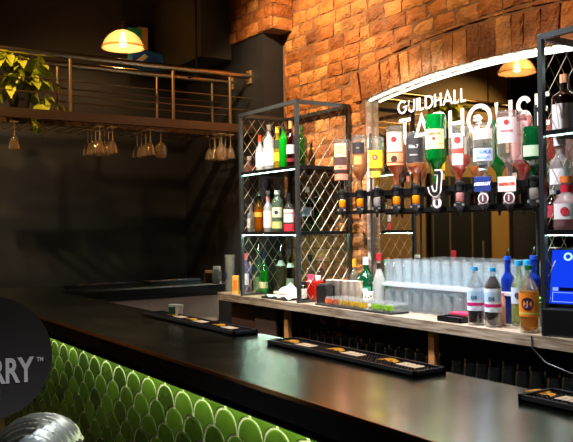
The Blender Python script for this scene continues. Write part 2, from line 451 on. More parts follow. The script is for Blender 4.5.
kid('bar_body', bx(-5.0, .9, TY+.012, BY1-.05, .0, BT-.081), BLACK, bar)
kid('end_body', bx(RX0+.05, RX1-.06, BY1-.05, RY-.03, 0, BT-.04), pbr('2a2522', .5), bar)
kid('side_panel', bx(RX1-.06, RX1-.045, BY1, RY-.03, .78, BT-.09), pbr('c9a99a', .4), bar)
kid('side_panel', bx(RX1-.06, RX1-.045, BY1, RY-.03, .05, .77), pbr('6f5335', .5), bar)
# scallop tiles
tm, nt, out = newmat('tile'); N = nt.nodes
b = N.new('ShaderNodeBsdfPrincipled'); L(nt, b.outputs[0], out.inputs[0])
at = N.new('ShaderNodeAttribute'); at.attribute_name = 'tone'
tc = N.new('ShaderNodeTexCoord'); n = N.new('ShaderNodeTexNoise'); n.inputs['Scale'].default_value = 18; L(nt, tc.outputs['Object'], n.inputs['Vector'])
ad = N.new('ShaderNodeMath'); ad.operation = 'MULTIPLY_ADD'; ad.inputs[1].default_value = .4; L(nt, n.outputs['Fac'], ad.inputs[0])
m2 = N.new('ShaderNodeMath'); m2.operation = 'MULTIPLY'; m2.inputs[1].default_value = .6; L(nt, at.outputs['Fac'], m2.inputs[0]); L(nt, m2.outputs[0], ad.inputs[2])
cr = N.new('ShaderNodeValToRGB'); cr.color_ramp.elements[0].color = lin('1b2a14'); cr.color_ramp.elements[1].color = lin('66902f')
L(nt, ad.outputs[0], cr.inputs[0]); L(nt, cr.outputs[0], b.inputs['Base Color']); b.inputs['Roughness'].default_value = .12
kid('grout', bx(-5.0, .9, TY, TY+.012, .05, BT-.081), pbr('dfe8cf', .7), bar)
bm = B(); lay = bm.faces.layers.float.new('tone'); tw = .147; rr = tw/2; rz_ = .0665
def cell():
    pts = []
    for i in range(13): t = PI*i/12; pts.append((rr*math.cos(t), rz_*1.0*math.sin(t)))
    for i in range(1, 7): t = PI/2*(1-i/6); pts.append((-rr+rr*math.cos(t), -rz_+rz_*math.sin(t)))
    for i in range(1, 6): t = PI/2+PI/2*(1-i/6); pts.append((rr+rr*math.cos(PI-(PI/2)*(i/6)), -rz_+rz_*math.sin(PI-(PI/2)*(i/6))))
    return pts
cp = cell(); z = .885-rz_; row = 1
zt = .885
for k in range(-1, 12):
    zc = zt-rz_-k*rz_
    if zc-rz_ < .05: break
    x = -5.0+rr+(rr if k % 2 else 0)
    x += (-2.05-(-5.0+rr)) % tw if True else 0
    while x < .85:
        tone = random.random()
        ins = .95
        ins = .905; P1 = [(q[0]*ins, (q[1]+.0)*ins) for q in cp]; P2 = [(q[0]*.84, q[1]*.84) for q in cp]
        P1 = [(a_, min(c_, BT-.082-zc)) for a_, c_ in P1]; P2 = [(a_, min(c_, BT-.084-zc)) for a_, c_ in P2]
        r0 = [bm.verts.new((x+q[0], TY, zc+q[1])) for q in P1]
        r1 = [bm.verts.new((x+q[0], TY-.001, zc+q[1])) for q in P1]
        r2 = [bm.verts.new((x+q[0], TY-.0025, zc+q[1])) for q in P2]
        fs = []
        for A, C in ((r0, r1), (r1, r2)):
            for i in range(len(A)): j = (i+1) % len(A); fs.append(bm.faces.new((A[i], C[i], C[j], A[j])))
        fs.append(bm.faces.new(r2))
        for f in fs: f[lay] = tone
        x += tw
bmesh.ops.recalc_face_normals(bm, faces=bm.faces[:])
kid('tiles', bm, tm, bar)
kid('light_strip', bx(-5.0, .9, 1.07, 1.085, BT-.087, BT-.081), emit('fdffc8', 40), bar)
# foot rail
bm = tube(B(), [(-5, .98, .2), (.8, .98, .2)], .025, 12)
kid('foot_rail', bm, BRASS, bar, True)

# ------------------------------------------------------------------ drip mats with printed marks
def drip_mat(x0, x1, y0, y1, z, marks, label, along='x'):
    t = thing('bar_mat', label, 'bar mat', ((x0+x1)/2, (y0+y1)/2, z), 0)
    bm = B(); box(bm, x0, x1, y0, y1, z, z+.006)
    e = .008
    for q in ((x0, x1, y0, y0+e), (x0, x1, y1-e, y1), (x0, x0+e, y0, y1), (x1-e, x1, y0, y1)): box(bm, *q, z, z+.016)
    kid('tray', bm, pbr('1c1d2b', .5), t)
    bm = B(); nx = int((x1-x0)/.012); ny = int((y1-y0)/.012)
    for i in range(1, nx):
        for j in range(1, ny):
            cx, cy = x0+i*.012, y0+j*.012; box(bm, cx-.003, cx+.003, cy-.003, cy+.003, z+.006, z+.011)
    kid('rubber_nibs', bm, pbr('20222f', .45), t)
    for (mx, my) in marks:
        bm = B(); geo = text_geo('cask', .062, .004, 1.25)
        add_geo(bm, text_geo('Sa', .062, .006, 1.1), (lambda px, pz: (mx-.05+px, my+pz, z+.0125)) if along == 'x' else (lambda px, pz: (mx-pz, my-.05+px, z+.0125)))
        kid('gold_mark', bm, pbr('f0ae28', .5), t)['label'] = 'gold printed swash'
        bm = B()
        for s_, o_ in (('m', .022), ('n', .062)):
            add_geo(bm, text_geo(s_, .062, .007, .9), (lambda px, pz, o_=o_: (mx+o_+px, my+pz, z+.0125)) if along == 'x' else (lambda px, pz, o_=o_: (mx-pz, my+o_+px, z+.0125)))
        kid('cream_mark', bm, pbr('f8e0c4', .5), t)['label'] = 'cream printed swash'
    return t
M_ = lambda u, v: tuple(hit(u, v, 2, BT+.012)[:2])
drip_mat(-3.19, -2.36, 1.325, 1.425, BT, [M_(178, 316), M_(198, 320.5), M_(226, 326.5)], 'black rubber bar mat with three printed marks and small pots, near the bar corner')
drip_mat(-2.12, -1.42, 1.315, 1.425, BT, [M_(301, 343.5), M_(347, 352), M_(402, 363)], 'long black rubber bar mat with three gold and cream marks, middle of the bar')
drip_mat(-1.10, -.45, 1.318, 1.43, BT, [M_(562, 397)], 'black rubber bar mat cut off by the right side of the picture')
drip_mat(-5.17, -5.07, 1.56, 2.08, BT, [(-5.12, 1.76), (-5.12, 1.93)], 'black bar mat with a gold mark on the dark return, nearer the corner', 'y')
drip_mat(-5.17, -5.07, 2.16, 2.58, BT, [(-5.12, 2.28), (-5.12, 2.42)], 'black bar mat with a gold mark on the dark return, nearer the jars', 'y')

# small pots on the corner mat
for u, c, h, lb in ((173, '2c6f4a', .042, 'tiny green pot standing on the corner bar mat'), (179, 'e9e9e4', .04, 'tiny white pot standing on the corner bar mat, beside the green one')):
    q = M_(u, 314.5)
    t = thing('small_pot', lb, 'pot', (q[0], q[1], BT+.011))
    obj('pot_body', lathe(B(), [(0, 0), (.016, 0), (.019, h*.8), (.019, h)], 16), pbr(c, .4), t, True)
    obj('lid', lathe(B(), [(.0195, h*.85), (.0195, h+.003), (0, h+.004)], 16), pbr('d8dad6', .3), t, True)

# ------------------------------------------------------------------ bottles
def mkprof(H, Rb, hb, hs, rn, foot=.9):
    p_ = [(0, .004), (Rb*foot*.6, .001), (Rb*foot, 0), (Rb, .012), (Rb, hb*H)]
    for i in range(1, 7):
        t = i/6; s = t*t*(3-2*t); p_.append((Rb+(rn-Rb)*s, hb*H+(hs-hb)*H*t))
    p_ += [(rn, H*.985), (rn*.8, H)]
    return p_
def rad_at(prof, z):
    q = sorted(prof, key=lambda t: t[1])
    for (r0, z0), (r1, z1) in zip(q, q[1:]):
        if z0 <= z <= z1: return r0+(r1-r0)*((z-z0)/(z1-z0) if z1 > z0 else 0)
    return q[-1][0]
def face_cam(x, y, k=.75):
    return k*(math.atan2(-y, -x)+PI/2)         # turns local -y part way from the wall normal towards the bar customers
def bottle(label, x, y, z, H=.3, Rb=.037, hb=.62, hs=.8, rn=.013, gl=None, liq=None, lev=.6, labels=(), cap=None, caph=.03, capr=None,
           inv=False, name='bottle', cat='bottle', group=None, pour=False, seg=20, shoulder=None, sleeve=None):
    t = thing(name, label, cat, (x, y, z), face_cam(x, y), group)
    prof = mkprof(H, Rb, hb, hs, rn)
    if inv: prof = [(r_, H-z_) for r_, z_ in prof][::-1]
    body = obj('glass_body', lathe(B(), prof, seg), gl or CLEAR, t, True)
    if liq:
        if inv: z0, z1 = .02, lev*H
        else: z0, z1 = .008, lev*H
        k = 9; pr_ = [(0, z0)]+[(max(.004, rad_at(prof, z0+(z1-z0)*i/k)-.0025), z0+(z1-z0)*i/k) for i in range(k+1)]+[(0, z1)]
        obj('liquid', lathe(B(), pr_, seg), liquid(liq), t, True)
    if cap:
        ch = caph; cr_ = capr or rn+.0025
        if not inv: obj('cap', lathe(B(), [(cr_, H-ch*.8), (cr_, H+ch*.2), (0, H+ch*.2+.001)], 14), cap if not isinstance(cap, str) else pbr(cap, .4), t, True)
    if sleeve:
        z0, z1, c = sleeve; k = 4
        pr_ = [(rad_at(prof, (z0+(z1-z0)*i/k)*H)+.0012, (z0+(z1-z0)*i/k)*H) for i in range(k+1)]
        obj('neck_wrap', lathe(B(), pr_, seg), pbr(c, .4), t, True)
    for lb in labels:                          # (z0,z1,colour,halfangle,[text,size,colour])
        z0, z1, c, ha = lb[:4]; rl = max(rad_at(prof, z0*H+.002), rad_at(prof, z1*H-.002))+.0012
        lo = obj('paper_label', lathe(B(), [(rl, z0*H), (rl, z1*H)], 16, -PI/2-R(ha), -PI/2+R(ha)), pbr(c, .55, 0, .03), t, True)
        if len(lb) > 4:
            for (s, sz, tc_, dz) in lb[4]:
                if s == '#disc':
                    bm = B(); k = 16
                    def fn(x_, z_, rl=rl, zc=(z0+z1)/2*H+dz): tt = x_/rl; return (( rl+.001)*math.sin(tt), -(rl+.001)*math.cos(tt), zc+z_)
                    vs = [(0, 0)]+[(sz*math.cos(2*PI*i/k), sz*math.sin(2*PI*i/k)) for i in range(k)]
                    fs_ = [(0, 1+i, 1+(i+1) % k) for i in range(k)]
                    add_geo(bm, (vs, fs_), fn); obj('printed_disc', bm, pbr(tc_, .5), lo)
                elif s == '#band':
                    obj('printed_band', lathe(B(), [(rl+.0006, (z0+z1)/2*H+dz-sz/2), (rl+.0006, (z0+z1)/2*H+dz+sz/2)], 16, -PI/2-R(ha), -PI/2+R(ha)), pbr(tc_, .5), lo, True)
                else:
                    bm = B(); cyl_text(bm, s, sz, rl+.0016, (z0+z1)/2*H+dz, sz*.02); obj('printed_text', bm, pbr(tc_, .5), lo)
    if pour:
        obj('pour_spout', tube(B(), [(0, 0, H-.01), (0, 0, H+.02), (.004, 0, H+.05)], [rn*1.0, .006, .003], 10), CHROME, t, True)
    return t

# -- shelf units ---------------------------------------------------------------
def wire_panel(y0, y1, z0, z1, x, dw=.088, dh=.118, rad=.0018):
    """diamond wire lattice in the plane x, clipped to the panel"""
    bm = B(); W = y1-y0; Hh = z1-z0; sl = dh/dw
    for sgn in (1, -1):
        k = -int(Hh/dh)-2
        while k < (W*sl+Hh)/dh+2:
            # z = z0 + k*dh + sgn*sl*(y-y0)  (for -1 start higher)
            c = z0+k*dh
            pts = []
            ts = []
            for y_ in (y0, y1):
                zz = c+sgn*sl*(y_-y0)
                ts.append((y_, zz))
            (ya, za), (yb, zb) = ts
            # clip in z
            def clip(pa, pb):
                (ya, za), (yb, zb) = pa, pb
                if za > zb: r_ = clip(pb, pa); return (r_[1], r_[0]) if r_ else None
                if zb < z0 or za > z1: return None
                if za < z0: ya += (yb-ya)*(z0-za)/(zb-za); za = z0
                if zb > z1: yb = ya+(yb-ya)*(z1-za)/(zb-za) if zb > za else yb; zb = z1
                return (ya, za), (yb, zb)
            q = clip((ya, za), (yb, zb)); k += 1
            if q and (abs(q[0][0]-q[1][0]) > .008): tube(bm, [(x+sgn*.0015, q[0][0], q[0][1]), (x+sgn*.0015, q[1][0], q[1][1])], rad, 5)
    return bm
UY0, UY1, UZ1 = 2.905, 3.375, 2.31
FRAME = pbr('5c6264', .3, .8); SHELFM = pbr('16191a', .3, .3)
def unit(x0, x1, label, sa, sb):
    t = thing('shelf_unit', label, 'shelving', ((x0+x1)/2, 3.14, CT))
    s = .026
    for x in (x0, x1-s):
        for y in (UY0, UY1-s): kid('post', bx(x, x+s, y, y+s, CT, UZ1, bevel=.002), FRAME, t)
    for y in (UY0, UY1-s): kid('top_bar', bx(x0+s, x1-s, y, y+s, UZ1-s, UZ1), FRAME, t)
    for x in (x0, x1-s):
        kid('top_bar', bx(x, x+s, UY0+s, UY1-s, UZ1-s, UZ1), FRAME, t); kid('bottom_bar', bx(x, x+s, UY0+s, UY1-s, CT, CT+.018), FRAME, t)
    for z, strips in ((1.84, sa), (1.385, sb)):
        bm = B(); box(bm, x0+.002, x1-.002, UY0+.004, UY1-.004, z, z+.022)
        sh = kid('shelf', bm, SHELFM, t)
        for v in (0,):
            g = obj('light_strip', bx(x0+.03-t.location.x, x1-.03-t.location.x, UY0+.02-3.14, UY0+.032-3.14, z-.0035-CT, z-CT), emit('c8ffe6', strips), sh)
    kid('wire_side', wire_panel(UY0+s, UY1-s, CT+.02, UZ1-s, x0+s/2), WIRE, t)
    kid('wire_side', wire_panel(UY0+s, UY1-s, CT+.02, UZ1-s, x1-s/2), WIRE, t)
    return t
unit(-5.06, -4.27, 'black metal shelf unit with wire mesh sides left of the brick arch', 16, 110)
unit(-2.285, -1.48, 'black metal shelf unit with wire mesh sides at the right side of the picture', 12, 25)

S1, S2 = 1.862, 1.407      # shelf tops
def AT(u, y, v=200): return atx(u, y, v)
def put(label, u, y, z, v=200, **k): return bottle(label, AT(u, y, v), y, z, **k)
# left unit, top shelf
bottle_specs = [
 ('short pink glass bottle lying low at the left end of the top left shelf', 249, 3.12, S1, 150, dict(H=.13, Rb=.045, hb=.5, hs=.75, rn=.016, gl=glass('f3cfc8', .35, 'e6a9a0'), cap='ddd8d0')),
 ('frosted white bottle with an orange cap on the top left shelf', 260, 3.06, S1, 145, dict(H=.25, Rb=.033, gl=FROST, liq='e8eef4', lev=.6, cap='d4552b', caph=.05, labels=[(.15, .55, 'e9eef4', 60)])),
 ('tall clear white vodka bottle with a silver cap on the top left shelf', 269, 3.03, S1, 145, dict(H=.30, Rb=.042, hb=.66, hs=.82, rn=.015, gl=FROST, liq='e9f1f4', lev=.62, cap='b8bcc0', caph=.045, labels=[(.12, .5, 'dfe9f0', 65)])),
 ('slim yellow liqueur bottle with a yellow cap on the top left shelf', 277.5, 3.02, S1, 145, dict(H=.275, Rb=.026, hb=.6, hs=.8, rn=.013, gl=glass('e8d84a', .5, 'd9c02a'), cap='e7d43a', caph=.05, labels=[(.5, .7, '2c3a2a', 60), (.2, .4, 'e9d42c', 60)])),
 ('bright neon green liqueur bottle on the top left shelf', 283.5, 3.0, S1, 145, dict(H=.265, Rb=.032, hb=.72, hs=.86, rn=.013, gl=glass('3fe058', .5, '18d83a'), liq='12e03a', lev=.7, cap='2a3a2a', caph=.03)),
 ('dark red bottle with a tan cork cap at the right of the top left shelf', 291, 3.0, S1, 145, dict(H=.285, Rb=.03, hb=.62, hs=.8, rn=.013, gl=glass('5a1622', .5, '3d0c18'), liq='3a0a14', lev=.6, cap='d0a05a', caph=.055, labels=[(.3, .5, 'cdd0e0', 65), (.12, .2, '7a1c2c', 65)])),
 ('tall green wine bottle behind the wire side of the top left shelf', 302, 3.27, S1, 140, dict(H=.30, Rb=.04, hb=.7, hs=.85, rn=.014, gl=glass('3f7a1c', .5, '2f6a14'), cap='2c4a1a')),
 # left unit, middle shelf
 ('small pale bottle with a grey cap at the left of the middle left shelf', 251, 3.12, S2, 210, dict(H=.19, Rb=.03, gl=FROST, cap='8a8a84', labels=[(.15, .5, 'ece8e0', 60)])),
 ('amber whisky bottle with a pour spout on the middle left shelf', 259, 3.04, S2, 205, dict(H=.24, Rb=.036, hb=.68, hs=.84, rn=.013, gl=glass('f0c47a', .2, 'e09a20'), liq='e39a12', lev=.62, cap='1b2a22', caph=.035, pour=True, labels=[(.42, .56, 'e2a838', 50)])),
 ('white bottle with a pale pink wrapped neck on the middle left shelf', 268, 3.03, S2, 205, dict(H=.27, Rb=.033, hb=.58, hs=.76, rn=.014, gl=FROST, liq='f2efe8', lev=.6, cap='e9d9dc', caph=.02, sleeve=(.76, .88, 'e69aa0'), labels=[(.1, .52, 'f1efe9', 70)])),
 ('pale green gin bottle with a rounded white top on the middle left shelf', 277.5, 3.01, S2, 205, dict(H=.265, Rb=.04, hb=.72, hs=.9, rn=.02, gl=glass('cfe6cf', .3, 'b8d8c0'), liq='bcd6b8', lev=.5, cap='e6e8e2', caph=.03, labels=[(.35, .6, 'd8e6c8', 60, [('#disc', .014, '1d3f74', 0)]), (.08, .25, 'ccd98c', 60)])),
 ('clear gin bottle with a white label and red base on the middle left shelf', 289, 3.0, S2, 205, dict(H=.235, Rb=.037, hb=.62, hs=.78, rn=.014, gl=CLEAR, cap='23252a', caph=.055, labels=[(.25, .6, 'e9e7e4', 65, [('#band', .006, 'c8263a', .02)]), (.02, .2, 'd8283a', 65)])),
 ('small red bottle at the wire side of the middle left shelf', 296.5, 3.12, S2, 212, dict(H=.15, Rb=.03, gl=glass('e0323a', .5, 'd0202a'), liq='d0202a', lev=.55, cap='c8263a')),
 ('green wine bottle with a blue label behind the wire, middle left shelf', 307.5, 3.15, S2, 205, dict(H=.28, Rb=.04, gl=glass('1e4a22', .5, '173d1c'), cap='e3dcd2', caph=.04, labels=[(.35, .55, '9fc0dc', 60)])),
 ('olive green wine bottle with a dark neck next to the wire side post', 317, 3.2, S2, 205, dict(H=.285, Rb=.036, gl=glass('31521e', .5, '2a4a18'), cap='3a4a24', caph=.05)),
 # left unit, counter level
 ('purple and blue striped carton bottle at the far left of the unit counter', 246, 3.1, CT, 270, dict(H=.27, Rb=.03, hb=.7, hs=.85, gl=glass('b8b8e0', .5, '8f93c8'), cap='c0506a', caph=.05, labels=[(.2, .5, 'd0cfe6', 60)])),
 ('white and blue bottle behind the tray on the unit counter', 252, 3.22, CT, 270, dict(H=.30, Rb=.032, gl=FROST, cap='2a4aa8', caph=.06, labels=[(.3, .6, '3a58b0', 60)])),
 ('clear bottle of pale green cordial behind the tray on the unit counter', 258.5, 3.1, CT, 270, dict(H=.30, Rb=.04, gl=glass('cfe8d8', .2, 'a8d8b8'), liq='cfe0a8', lev=.4, cap='2a4a3a', pour=True)),
 ('bright green liqueur bottle with round body behind the paper tray', 264, 3.12, CT, 270, dict(H=.29, Rb=.038, hb=.5, hs=.75, gl=glass('5ae070', .35, '28c84a'), liq='28d84a', lev=.55, cap='1f2a5a', caph=.06, labels=[(.15, .3, 'd8c8a0', 60)])),
 ('clear bottle with a white neck label behind the paper tray', 274, 3.29, CT, 270, dict(H=.32, Rb=.036, gl=glass('d8c8b0', .2, 'c8b090'), cap='1b1b20', caph=.07, sleeve=(.72, .82, 'f0e8e2'))),
 ('clear bottle with a grey pour spout behind the paper tray', 281, 3.22, CT, 270, dict(H=.30, Rb=.037, gl=glass('cfc8b0', .2, 'b8a888'), cap='2a2a2c', sleeve=(.66, .78, 'e8e4dc'), pour=True)),
 ('dark bottle with a pale label at the right of the paper tray', 290.5, 3.12, CT, 270, dict(H=.30, Rb=.03, gl=glass('2a2e26', .5, '1e221c'), cap='1b1b1b', caph=.06, sleeve=(.66, .76, 'c8ccc4'), labels=[(.2, .42, '8f9a8a', 60)])),
 ('slim clear bottle with a black stopper seen through the lower wire side', 310, 3.3, CT, 270, dict(H=.27, Rb=.03, gl=CLEAR, cap='1c1c1e', caph=.05, liq='d8c8a8', lev=.3)),
 ('bottle with a pink and red capped neck seen through the lower wire side', 321.5, 3.32, CT, 270, dict(H=.26, Rb=.034, gl=glass('f0d8c8', .2, 'e6c0b0'), cap='e08a90', caph=.03, sleeve=(.72, .86, '9a2430'))),
 ('red sauce bottle with a pink lid on the counter by the wire side', 311, 3.05, CT, 285, dict(H=.16, Rb=.042, hb=.78, hs=.9, rn=.02, gl=glass('e02a20', .8, 'e0281c'), cap='f04a70', caph=.035, capr=.024)),
 ('second red sauce bottle with a pale lid behind the wire side', 318, 3.08, CT, 285, dict(H=.155, Rb=.042, hb=.78, hs=.9, rn=.02, gl=glass('c82418', .8, 'd0241a'), cap='e8d8d4', caph=.03, capr=.022)),
 ('small dark jar with a white label at the shelf unit corner', 303.5, 2.99, CT, 285, dict(H=.12, Rb=.03, hb=.8, hs=.9, rn=.024, gl=glass('2a201c', .6, '1e1814'), cap='1b1b1b', labels=[(.2, .7, 'd8cfc4', 60)])),
 # right of the left unit
 ('small bottle with an orange cap standing behind the steel cups', 354.5, 3.3, CT, 265, dict(H=.25, Rb=.03, gl=glass('d8d0c4', .4, 'b0a898'), cap='e89a2a', caph=.055, labels=[(.25, .55, '5a5048', 60)])),
 ('round bulbous green gin bottle with a white cap, left of the red capped wine', 366, 3.22, CT, 265, dict(H=.27, Rb=.062, hb=.52, hs=.82, rn=.018, gl=glass('1f7a4c', .55, '13683c'), cap='e6efe8', caph=.05, capr=.02, labels=[(.22, .4, '2a6f50', 40), (.26, .36, 'b8ccd0', 18)])),
 ('white wine bottle with a red capsule beside the stacked glasses', 379, 3.12, CT, 270, dict(H=.30, Rb=.036, hb=.5, hs=.78, rn=.014, gl=glass('f0f2ee', .5, 'e6e8e2'), liq='eef0ea', lev=.5, cap='b8202c', caph=.045, capr=.017, sleeve=(.74, .85, '1f1c20'))),
 ('second green gin bottle half hidden behind the red capped wine', 386.5, 3.31, CT, 265, dict(H=.26, Rb=.055, hb=.52, hs=.82, rn=.016, gl=glass('1f8050', .5, '147040'), cap='2a6a4c', caph=.03)),
]
for lb, u, y, z, v, k in bottle_specs:
    k['H'] = k.get('H', .3)*1.12; k['Rb'] = k.get('Rb', .037)*1.05
    put(lb, u, y, z, v, **k)
# right unit
put('dark brown bottle with a copper cap and white label on the top right shelf', 565, 3.08, S1, 110, H=.27, Rb=.062, hb=.62, hs=.78, rn=.018, gl=glass('2a1a14', .7, '1e120e'), cap='c88a68', caph=.04, capr=.022, labels=[(.02, .5, 'c9c6c8', 55, [('#disc', .016, 'a8a6aa', .01)])])
put('cut crystal decanter bottle on the middle right shelf', 560, 3.02, S2, 150, H=.001+.0, Rb=.001) if False else None
put('round clear bottle with a silver stopper behind the wire, middle right shelf', 560, 3.1, S2+.19, 160, H=.25, Rb=.05, hb=.5, hs=.7, rn=.02, gl=glass('e6e6e6', .35, 'cfd0d2'), cap='c8ccd0', caph=.05, capr=.028, labels=[(.1, .4, 'e0dfe4', 60)])
put('pink gin bottle with orange and red neck wrap on the middle right shelf', 567, 3.0, S2, 210, H=.24, Rb=.062, hb=.5, hs=.72, rn=.026, gl=glass('f4dce0', .5, 'ecd0d4'), liq='f0c8cc', lev=.5, cap='e87a3a', caph=.03, capr=.03, sleeve=(.72, .86, 'c8283c'), labels=[(.2, .5, 'f2eeee', 55, [('#disc', .02, 'd83a4a', 0)])])
put('small dark bottle with red berries label behind the wire, middle right shelf', 553, 3.2, S2, 200, H=.2, Rb=.036, gl=glass('3a2024', .5, '2a1518'), cap='c8c8c8', labels=[(.3, .6, 'b83a4a', 60)])
tag(obj('riser', bx(-2.22, -1.5, 3.05, 3.16, S2, S2+.188, bevel=.002), pbr('c8ccd0', .3, 0)), 'clear step riser carrying the crystal bottle on the right shelf', 'riser')
bpy.data.objects['riser'].data.materials[0] = glass('e6ecea', .1)

# -- optic bottles over their dispensers ------------------------------------------
OY = 3.18; ORZ = 1.655
stand = thing('optic_stand', 'black double rail carrying the row of upside-down spirit bottles', 'rack', (-3.3, OY, CT))
ox0, ox1 = AT(331, OY, 200), AT(536, OY, 200)
bm = B(); box(bm, ox0, ox1, OY+.03, OY+.045, ORZ-.02, ORZ+.012); kid('rail', bm, BLACKM, stand)
bm = B(); box(bm, ox0, ox1, OY+.03, OY+.045, ORZ-.135, ORZ-.11); kid('rail', bm, BLACKM, stand)
for u in (366, 531):
    x = AT(u, OY, 230); kid('support_pole', tube(B(), [(x, OY+.05, CT), (x, OY+.05, 2.05)], .008, 8), FRAME, stand, True)
0 and kid('light_strip', bx(ox0+.1, ox1-.1, OY+.046, OY+.06, ORZ-.15, ORZ-.14), emit('eefff8', 9), stand)
def dispenser(x, y, chamber, label):
    t = thing('optic_dispenser', label, 'dispenser', (x, y, ORZ-.16), face_cam(x, y, .4))
    obj('clamp', bx(-.03, .03, -.012, .042, .165, .18, bevel=.002), BLACKM, t)
    obj('collar', lathe(B(), [(.017, .155), (.02, .16), (.02, .185), (.014, .19)], 14), BLACK, t, True)
    obj('measure_chamber', lathe(B(), [(0, .072), (.021, .073), (.024, .08), (.024, .118), (.02, .125), (0, .126)], 16), chamber, t, True)
    bm = lathe(B(), [(.016, .13), (.022, .135), (.022, .155), (.016, .157)], 14); obj('valve', bm, BLACK, t, True)
    bm = lathe(B(), [(.0, -.004), (.007, 0), (.009, .02), (.02, .04), (.026, .045), (.026, .066), (.02, .071)], 14); obj('nozzle', bm, BLACK, t, True)
    bm = B(); box(bm, -.034, -.028, -.004, .04, .05, .17); box(bm, .028, .034, -.004, .04, .05, .17); obj('side_arm', bm, BLACKM, t)
    bm = B(); box(bm, -.03, .03, -.018, -.008, .05, .062); obj('press_bar', bm, STEEL, t)
    return t
AMB = glass('f4ac28', .7, 'f4a818', .1); CLM = glass('e8e4e0', .45, 'd8d0cc'); PNK = glass('e8b0a8', .6, 'e0a8a0')
# (u, half width R, top z, glass, liquid, level, labels, chamber, label)
optics = [
 (342, .060, 2.03, CLEAR, '7a2a1a', .78, [(.42, .50, 'c87a5a', 45, [('DARK', .012, '3a1410', 0)]), (.22, .34, 'b86850', 55), (.66, .92, 'd8a078', 42, [('#disc', .028, 'c0764e', 0)])], AMB, 'dark rum bottle with a copper disc label, leftmost of the inverted row'),
 (359.5, .052, 2.04, CLEAR, 'e89a20', .70, [(.66, .86, '1c1a1c', 50, [('1820', .012, 'b89a60', 0)]), (.46, .62, 'b88a4a', 30)], AMB, 'inverted amber whisky bottle with a small black square label'),
 (376.5, .050, 2.01, CLEAR, 'e8c83a', .68, [(.40, .74, 'f0cc20', 60, [('#disc', .02, 'b8482a', .01), ('S', .02, 'f4e8c0', .01)]), (.22, .34, 'c8b83a', 45)], CLM, 'inverted clear bottle with a bright yellow label and orange disc'),
 (396, .058, 2.055, CLEAR, 'f09030', .74, [(.58, .9, 'e6cfb8', 55, [('#disc', .018, 'a02c28', .015)]), (.36, .56, 'd89a6a', 60, [('#disc', .02, '4a2418', .0), ('#band', .006, '8a3a20', -.02)])], AMB, 'inverted spiced rum bottle with a cream label and red figure'),
 (415.5, .056, 2.0, CLEAR, 'f09a2c', .42, [(.44, .88, '2a2624', 66, [('No.7', .03, 'c8c4bc', .02), ('WHISKEY', .012, 'c8c4bc', -.03)])], AMB, 'inverted whiskey bottle with a wide black label, left of the green one'),
 (436, .060, 2.085, glass('12a04a', .55, '08983c'), None, 0, [(.5, .78, 'dcc890', 62, [('JAMESON', .019, '7a2c1c', .03), ('#disc', .010, '9a3420', .002), ('#band', .003, 'a0602c', -.03)])], CLM, 'large green inverted whiskey bottle with a cream label'),
 (459.5, .060, 2.0, CLEAR, 'e8703a', .48, [(.30, .84, 'e0d4cc', 30, [('#disc', .02, 'd8342c', .05), ('#band', .03, 'd8483c', -.01)])], PNK, 'inverted clear vodka bottle with a red crest label and orange lower half'),
 (484, .058, 1.985, CLEAR, None, 0, [(.72, .9, 'e6d8cc', 60), (.34, .56, 'cfdcec', 62, [('VODKA', .03, '1f6ad0', .014), ('ABSOLUT', .02, '1f6ad0', -.017)]), (.18, .28, 'e0e0d8', 40)], CLM, 'inverted clear vodka bottle with bold blue lettering'),
 (509, .062, 2.03, glass('f6eeec', .12, 'f0dcd8'), None, 0, [(.52, .9, 'ecd4d0', 50, [('#disc', .014, 'c82c30', .04), ('BEEFEATER', .014, 'c82c30', -.005)])], CLM, 'inverted clear gin bottle with a red figure, left of the pink one'),
 (521.5, .060, 2.02, glass('f2c8c4', .25, 'e8aca8'), 'f0a8a4', .8, [(.3, .9, 'ecc0bc', 45, [('#band', .01, 'd88888', .03)])], CLM, 'inverted pink gin bottle behind the clear gin one'),
 (533.5, .056, 1.93, glass('1f8a50', .5, '167a40'), None, 0, [(.4, .62, 'b8d8b0', 50)], CLM, 'dark green inverted bottle next to the right shelf unit post'),
]
for i, (u, rb, zt_, gl, lq, lev, labs, ch, lb) in enumerate(optics):
    y = OY+(.03 if i in (9,) else 0); x = AT(u, OY, 160)
    if i == 9: y = OY+.13; x = AT(u, y, 160)
    if i == 10: x = AT(u, y, 160)
    z0 = ORZ+.02
    bottle(lb, x, y, z0, H=zt_-z0, Rb=rb, hb=.62, hs=.82, rn=.017, gl=gl, liq=lq, lev=lev, labels=labs, inv=True, seg=24)
    if i != 9: dispenser(x, y, ch, 'black measure dispenser under the ' + lb.replace('inverted ', '').replace(' with a copper disc label, leftmost of the  row', '').replace(' with a copper disc label, leftmost of the inverted row', '').replace(', leftmost of the row', '').replace(' and orange lower half', '').replace(', left of the pink one', '').replace(', left of the green one', ''))
